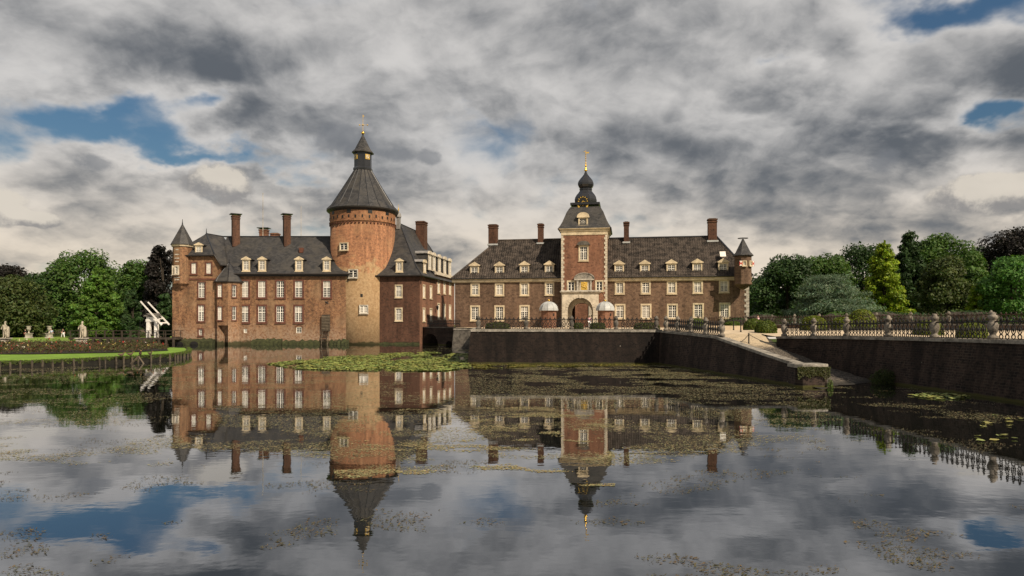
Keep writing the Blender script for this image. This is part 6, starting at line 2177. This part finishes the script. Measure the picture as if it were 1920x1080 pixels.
statue(8.5, 'stone statue of a standing man on a pedestal at the left picture edge', 1)
statue(153, 'stone statue of a cloaked figure on a pedestal among the roses', 1)
for px_, lab in ((54, 'stone garden urn on a pedestal, nearer the picture edge statue'), (92.5, 'stone garden urn on a pedestal, nearer the walking person')):
    Y = 121.0
    root = thing('garden_urn', lab, 'urn', ((px_ - 960) / F * Y, Y, 0.74), 0, 'stone urns on the far lawn')
    obj('pedestal', MB().square([(0.5, 0.5, 0), (0.5, 0.5, 0.15), (0.38, 0.38, 0.2), (0.38, 0.38, 0.75), (0.48, 0.48, 0.8), (0.48, 0.48, 0.9)]), 'stone_post', root)
    obj('vase', MB().lathe([(0.22, 0.9), (0.1, 1.05), (0.12, 1.3), (0.3, 1.45), (0.34, 1.8), (0.30, 1.98), (0.46, 2.08), (0.44, 2.14), (0.3, 2.14)], 12), 'stone_post', root, True)

# ducks on the island edge
for px_, py_, s_, lab in ((227, 668.0, 1.0, 'brown duck resting at the island edge, leftmost of four'), (243.5, 667.0, 1.0, 'brown duck on the island edge, second from the left'), (263, 666.0, 1.25, 'brown duck standing by the little timber ramp'), (281, 665.0, 0.9, 'brown duck on the island edge nearest the island tip')):
    z_ = 0.60
    Y = (EYE - z_) * F / (py_ - HOR)
    root = thing('duck', lab, 'duck', ((px_ - 960) / F * Y, Y, z_), R(random.uniform(-60, 60)), 'ducks on the island edge')
    root.scale = (s_, s_, s_)
    skin_obj('body', [(0, 0, .14, .11), (.14, 0, .15, .09), (-.14, 0, .16, .08), (-.26, 0, .20, .03), (.2, 0, .24, .045), (.23, 0, .33, .05), (0.03, .05, .03, .015), (0.03, -.05, .03, .015), (.27, 0, .335, .035)], [(0, 1), (0, 2), (2, 3), (1, 4), (4, 5), (5, 8), (0, 6), (0, 7)], 'duck_brown', root)
    obj('bill', MB().loft([[(0.28, -0.02, 0.315), (0.28, 0.02, 0.315), (0.28, 0.02, 0.34), (0.28, -0.02, 0.34)], [(0.36, -0.025, 0.305), (0.36, 0.025, 0.305), (0.36, 0.025, 0.315), (0.36, -0.025, 0.315)]]), 'bill_yellow', root)
Yr = (EYE - 0.3) * F / (674 - HOR)
root = thing('duck_ramp', 'little timber A-frame ramp at the island edge below the ducks', 'ramp', ((265 - 960) / F * Yr, Yr - 0.5, 0))
for s_ in (-1, 1):
    obj('beam', MB().tube([(s_ * 0.55, -0.1, -0.05), (0.02 * s_, 0.1, 0.55)], 0.07, 4), 'wood_post', root)

# ------------------------------------------------------------------ wooden footbridge and drawbridge portal
YB = 104.0
xA, xB = (128 - 960) / F * YB, (330 - 960) / F * YB
zD = EYE - (633 - HOR) / F * YB
root = thing('footbridge', 'long dark wooden footbridge from the garden lawn to the castle', 'bridge', (xA, YB, 0))
L = xB - xA
obj('deck', MB().box(0, L, 0, 2.2, zD - 0.28, zD), 'wood_dark', root)
pm = cached('bridge_pile', lambda: MB().box(-0.14, 0.14, -0.1, 0.15, -0.6, zD - 0.28).mesh('pile', 'wood_dark'))
rm = cached('bridge_rail_post', lambda: MB().box(-0.045, 0.045, -0.045, 0.045, zD, zD + 1.0).mesh('rail_post', 'wood_dark'))
for k in range(15):
    x_ = 0.4 + k * (L - 0.8) / 14
    for y_ in (0.05, 2.1):
        link('pile', pm, root, (x_, y_, 0))
for k in range(13):
    x_ = 0.3 + k * (L - 0.6) / 12
    for y_ in (0.08, 2.1):
        link('rail_post', rm, root, (x_, y_, 0))
for y_ in (0.08, 2.1):
    obj('handrail', MB().box(0, L, y_ - 0.05, y_ + 0.05, zD + 1.0, zD + 1.07).box(0, L, y_ - 0.03, y_ + 0.03, zD + 0.5, zD + 0.56), 'wood_dark', root)
# drawbridge gantry
YG_ = 104.6
def dg(px, py, Y=YG_):
    return at(px, py, Y)
o0 = dg(286, 633)
root = thing('drawbridge', 'white wooden drawbridge gantry with two slanting balance beams beside the castle', 'drawbridge', (o0.x, YG_, 0))
def rel(px, py, Y=YG_):
    q = dg(px, py, Y)
    return Vector((q.x - o0.x, Y - YG_, q.z))
for pxa in (279, 293.5):
    a = rel(pxa, 634)
    wp = 3.1 / F * YG_ * (1.0 if pxa < 285 else 0.9)
    obj('post', MB().square([(wp * 0.95, 0.3, zD), (wp, 0.3, zD + 0.3), (wp * 0.95, 0.26, rel(pxa, 594).z)], (a.x, 0)), 'white_wood', root)
b0, b1 = rel(274, 594), rel(300, 588.5)
obj('lintel', MB().box(b0.x + 0.1, b1.x - 0.15, -0.34, 0.34, rel(0, 603).z, rel(0, 598.5).z).box(b0.x + 0.2, b1.x - 0.25, -0.3, 0.3, rel(0, 598.5).z, rel(0, 594).z), 'white_wood', root)
obj('gantry_roof', MB().loft([[(b0.x - 0.15, -0.6, b0.z + 0.05), (b0.x - 0.15, 0.6, b0.z + 0.05), (b0.x + 0.1, 0, b1.z + 0.1)], [(b1.x + 0.15, -0.6, b0.z + 0.05), (b1.x + 0.15, 0.6, b0.z + 0.05), (b1.x - 0.1, 0, b1.z + 0.1)]]), 'stone_dark', root)
for (pa, ya), (pb, yb), Y in (((263.5, 565), (303.5, 609.5), YG_ - 0.9), ((277.5, 566.5), (317.5, 609), YG_ + 0.9)):
    a, b_ = rel(pa, ya, Y), rel(pb, yb, Y)
    d = (b_ - a).normalized()
    up = Vector((-d.z, 0, d.x)) * (-0.095)
    th = Vector((0, 0.085, 0))
    obj('balance_beam', MB().loft([[q - up * s1 - th, q + up * s1 - th, q + up * s1 + th, q - up * s1 + th] for q, s1 in ((a, 0.8), (b_, 1.15))]), 'white_wood', root)
a, b_ = rel(298, 598, YG_ - 0.85), rel(305.5, 597.5, YG_ + 0.85)
obj('cross_bar', MB().tube([a, b_], 0.10, 6), 'white_wood', root)
a, b_ = rel(303, 606, YG_ - 0.85), rel(312, 605.5, YG_ + 0.85)
obj('counterweight', MB().tube([a, b_], 0.16, 6), 'white_wood', root)
for Y, pxa, ya in ((YG_ - 0.9, 264, 566), (YG_ + 0.9, 278, 567)):
    a, b_ = rel(pxa, ya, Y), Vector((rel(262, 620, Y).x, Y - YG_, rel(262, 622, Y).z))
    obj('chain', MB().tube([a, b_], 0.02, 4), 'iron', root)
a = rel(261.5, 620)
obj('flap', MB().loft([[(a.x, y_, a.z), (a.x + 2.4, y_, zD + 0.03), (a.x + 2.4, y_, zD + 0.15), (a.x + 0.06, y_, a.z + 0.14)] for y_ in (0.1, 2.0)]), 'wood_post', root)

# ------------------------------------------------------------------ floating plants
def pads(name, label, pts, sizes, cols, cat='lily pads'):
    """round floating leaves, each with its notch"""
    n_ = len(pts)
    K = 7
    ang = np.linspace(0.25, 2 * math.pi - 0.25, K)
    rot_ = rng.uniform(0, 2 * math.pi, n_)
    co = np.empty((n_, K + 1, 3))
    co[:, 0, :2] = pts
    co[:, 0, 2] = rng.uniform(0.006, 0.03, n_)
    for k in range(K):
        co[:, k + 1, 0] = pts[:, 0] + sizes * np.cos(ang[k] + rot_)
        co[:, k + 1, 1] = pts[:, 1] + sizes * np.sin(ang[k] + rot_)
        co[:, k + 1, 2] = co[:, 0, 2] + rng.uniform(0.0, 0.09, n_) * (sizes / 0.2)
    me = bpy.data.meshes.new(name)
    me.vertices.add(n_ * (K + 1))
    me.vertices.foreach_set('co', co.reshape(-1).astype(np.float32))
    me.loops.add(n_ * (K + 1))
    me.loops.foreach_set('vertex_index', np.arange(n_ * (K + 1), dtype=np.int32))
    me.polygons.add(n_)
    me.polygons.foreach_set('loop_start', np.arange(0, n_ * (K + 1), K + 1, dtype=np.int32))
    me.polygons.foreach_set('loop_total', np.full(n_, K + 1, dtype=np.int32))
    at_ = me.attributes.new('leafcol', 'FLOAT_COLOR', 'FACE')
    c4 = np.ones((n_, 4), dtype=np.float32)
    c4[:, :3] = np.clip(cols, 0.002, 1)
    at_.data.foreach_set('color', c4.reshape(-1))
    me.materials.append(MATS['pad'])
    me.update(calc_edges=True)
    me.validate()
    o = link(name, me)
    tag(o, label, cat, None, 'stuff')
    return o


patch = [wline(*q) for q in ((500, 683), (560, 693), (700, 696.5), (830, 696), (880, 690), (884, 664), (800, 660.5), (700, 664), (600, 671))]
pp = np.array(poly_samples(patch, 15000))
keep = np.array([noise.noise(Vector((x_ * 0.35, y_ * 0.16, 4.0))) + 0.35 * noise.noise(Vector((x_ * 1.2, y_ * 0.6, 9.0))) + (0.22 if y_ < 60 else -0.02) + random.uniform(-0.25, 0.25) > 0.04 for x_, y_ in pp])
pp = pp[keep]
pads('lily_pads', 'broad yellow-green patch of water lily pads in front of the round tower', pp, rng.uniform(0.08, 0.20, len(pp)), tint(len(pp), (0.165, 0.19, 0.045), 0.55))
patch = [wline(*q) for q in ((884, 684), (890, 692), (1010, 689), (1150, 686.5), (1230, 685), (1228, 683.6), (1000, 684.2))]
pp = np.array(poly_samples(patch, 2600))
pp = pp[[noise.noise(Vector((x_ * 0.6, y_ * 0.9, 2.0))) > -0.05 for x_, y_ in pp]]
pads('duckweed_film', 'thin yellow-green film along the foot of the terrace wall', pp, rng.uniform(0.05, 0.13, len(pp)), tint(len(pp), (0.12, 0.11, 0.022), 0.4), 'water weed')
patch = [wline(*q) for q in ((1704, 741), (1735, 747.5), (1790, 751), (1828, 747), (1800, 740.5), (1745, 737.5))]
pp = np.array(poly_samples(patch, 85))
pads('lily_pads', 'small patch of water lily pads close under the right moat wall', pp, rng.uniform(0.09, 0.17, len(pp)), tint(len(pp), (0.20, 0.23, 0.07), 0.3))
sp = [wline(1887 + random.uniform(-60, 30), 790 + random.uniform(-12, 40)) for k in range(14)]
pads('lily_pads', 'few scattered lily pads on dark water at the right edge', np.array(sp), rng.uniform(0.08, 0.13, 14), tint(14, (0.20, 0.22, 0.07), 0.3))


def specks(name, label, gen, n_, smin, smax, col, var, stretch=(1.0, 3.0), upright=0.0):
    """flakes of floating weed, kept where a patchy field allows"""
    pts = gen(n_)
    n_ = len(pts)
    a_ = rng.uniform(0, math.pi, n_)
    a_ = np.where(rng.uniform(0, 1, n_) < 0.6, rng.normal(0, 0.35, n_), a_)
    s1 = rng.uniform(smin, smax, n_) * rng.uniform(0.5, 1.3, n_) * np.clip(pts[:, 1] / 36.0, 0.66, 2.0)
    s2_ = s1 / rng.uniform(*stretch, n_)
    co = np.empty((n_, 4, 3))
    ca, sa = np.cos(a_), np.sin(a_)
    z_ = rng.uniform(0.004, 0.012, n_)
    for k, (u_, v_) in enumerate(((-1, -0.5), (0.3, -1), (1, 0.2), (-0.2, 1))):
        uu, vv = u_ * s1 * rng.uniform(0.7, 1.2, n_), v_ * s2_ * rng.uniform(0.7, 1.2, n_)
        co[:, k, 0] = pts[:, 0] + uu * ca - vv * sa
        co[:, k, 1] = pts[:, 1] + uu * sa + vv * ca
        co[:, k, 2] = z_ + (rng.uniform(0, upright, n_) if k == 2 else 0)
    me = bpy.data.meshes.new(name)
    me.vertices.add(n_ * 4)
    me.vertices.foreach_set('co', co.reshape(-1).astype(np.float32))
    me.loops.add(n_ * 4)
    me.loops.foreach_set('vertex_index', np.arange(n_ * 4, dtype=np.int32))
    me.polygons.add(n_)
    me.polygons.foreach_set('loop_start', np.arange(0, n_ * 4, 4, dtype=np.int32))
    me.polygons.foreach_set('loop_total', np.full(n_, 4, dtype=np.int32))
    at_ = me.attributes.new('leafcol', 'FLOAT_COLOR', 'FACE')
    c4 = np.ones((n_, 4), dtype=np.float32)
    c4[:, :3] = np.clip(tint(n_, col, var), 0.002, 1)
    at_.data.foreach_set('color', c4.reshape(-1))
    me.materials.append(MATS['pad'])
    me.update(calc_edges=True)
    me.validate()
    o = link(name, me)
    tag(o, label, 'water weed', None, 'stuff')
    return o


def field(x0, x1, y0, y1, scale, thr, bias=None, pw=1.0):
    def g(n_):
        # spread by distance so that near and far water carry a like density per metre of depth
        Y = y0 * (y1 / y0) ** rng.uniform(0, 1, n_) ** pw
        X = rng.uniform(-1, 1, n_)
        X = np.where(X < 0, -X * x0(Y), X * x1(Y))
        ok = []
        for x_, y_ in zip(X, Y):
            f_ = noise.noise(Vector((x_ * scale[0], y_ * scale[1], 1.7))) + 0.55 * noise.noise(Vector((x_ * scale[0] * 3.1, y_ * scale[1] * 3.1, 5.1)))
            ok.append(f_ + (bias(x_, y_) if bias else 0) > thr + random.uniform(-0.12, 0.12))
        ok = np.array(ok)
        return np.column_stack([X, Y])[ok]
    return g


lim_l = lambda Y: -0.80 * Y
def lim_r(Y):
    return np.minimum(0.80 * Y, np.where(Y < 35, 20.3, np.where(Y < 55, 11.6 + (54.5 - Y) * 0.148, -4.0)))
# broken scum in the middle distance
def mid_bias(x_, y_):
    b_ = 0.0
    if 27 < y_ < 54 and -4 < x_ < 14: b_ += 0.12
    if y_ > 44 and x_ < -14: b_ += 0.16
    if y_ < 34 and x_ > 0.46 * y_: b_ -= 0.25
    if 16 < y_ < 33 and -0.46 * y_ < x_ < 0.36 * y_: b_ += 0.14
    elif y_ < 27: b_ -= 0.008 * (27 - y_)
    return b_
specks('floating_weed', 'pale flakes of floating weed drifting over the middle of the moat', field(lim_l, lim_r, 15.0, 56.0, (0.34, 0.46), 0.12, mid_bias), 330000, 0.014, 0.062, (0.215, 0.19, 0.092), 0.55, (1.5, 4.5))
specks('far_weed', 'pale film of weed on the water below the castle', field(lambda Y: -0.52 * Y, lambda Y: -0.08 * Y, 56.0, 100.0, (0.22, 0.16), 0.10), 30000, 0.03, 0.08, (0.125, 0.12, 0.055), 0.4)
specks('weed_sprigs', 'tiny dark sprigs of weed scattered over the near water', field(lim_l, lim_r, 8.2, 34.0, (0.45, 0.6), 0.36), 100000, 0.014, 0.055, (0.075, 0.063, 0.032), 0.5, (1.5, 5.0), 0.02)
specks('weed_mats', 'yellowish mats of weed floating over the tower reflections', field(lambda Y: -0.26 * Y, lambda Y: 0.15 * Y, 13.5, 27.0, (0.40, 0.75), 0.36), 90000, 0.018, 0.06, (0.25, 0.215, 0.098), 0.35)

# ------------------------------------------------------------------ dark wood closing the view behind the park trees
def far_wood(label, px0, px1, Y, top_lo, top_hi, z0, n_):
    x = rng.uniform((px0 - 960) / F * Y, (px1 - 960) / F * Y, n_)
    hh = np.array([noise.noise(Vector((float(q) * 0.10, Y, 0))) * 0.5 + 0.5 for q in x])
    zt = EYE + (HOR - (top_lo + (top_hi - top_lo) * hh)) / F * Y
    z = z0 + (zt - z0) * rng.uniform(0, 1, n_) ** 0.8
    y = Y + rng.uniform(-3, 3, n_)
    o = leafcloud('far_wood', 'leaf', np.stack([x, y, z], 1), np.tile([0, -0.8, 0.5], (n_, 1)), 0.55, tint(n_, GD, 0.35))
    tag(o, label, 'wood', None, 'stuff')


far_wood('dark wood closing the view behind the left park trees', -120, 345, 158, 575, 525, 0.7, 26000)
far_wood('dark wood closing the view behind the right park trees', 1405, 2080, 138, 560, 505, 2.0, 34000)
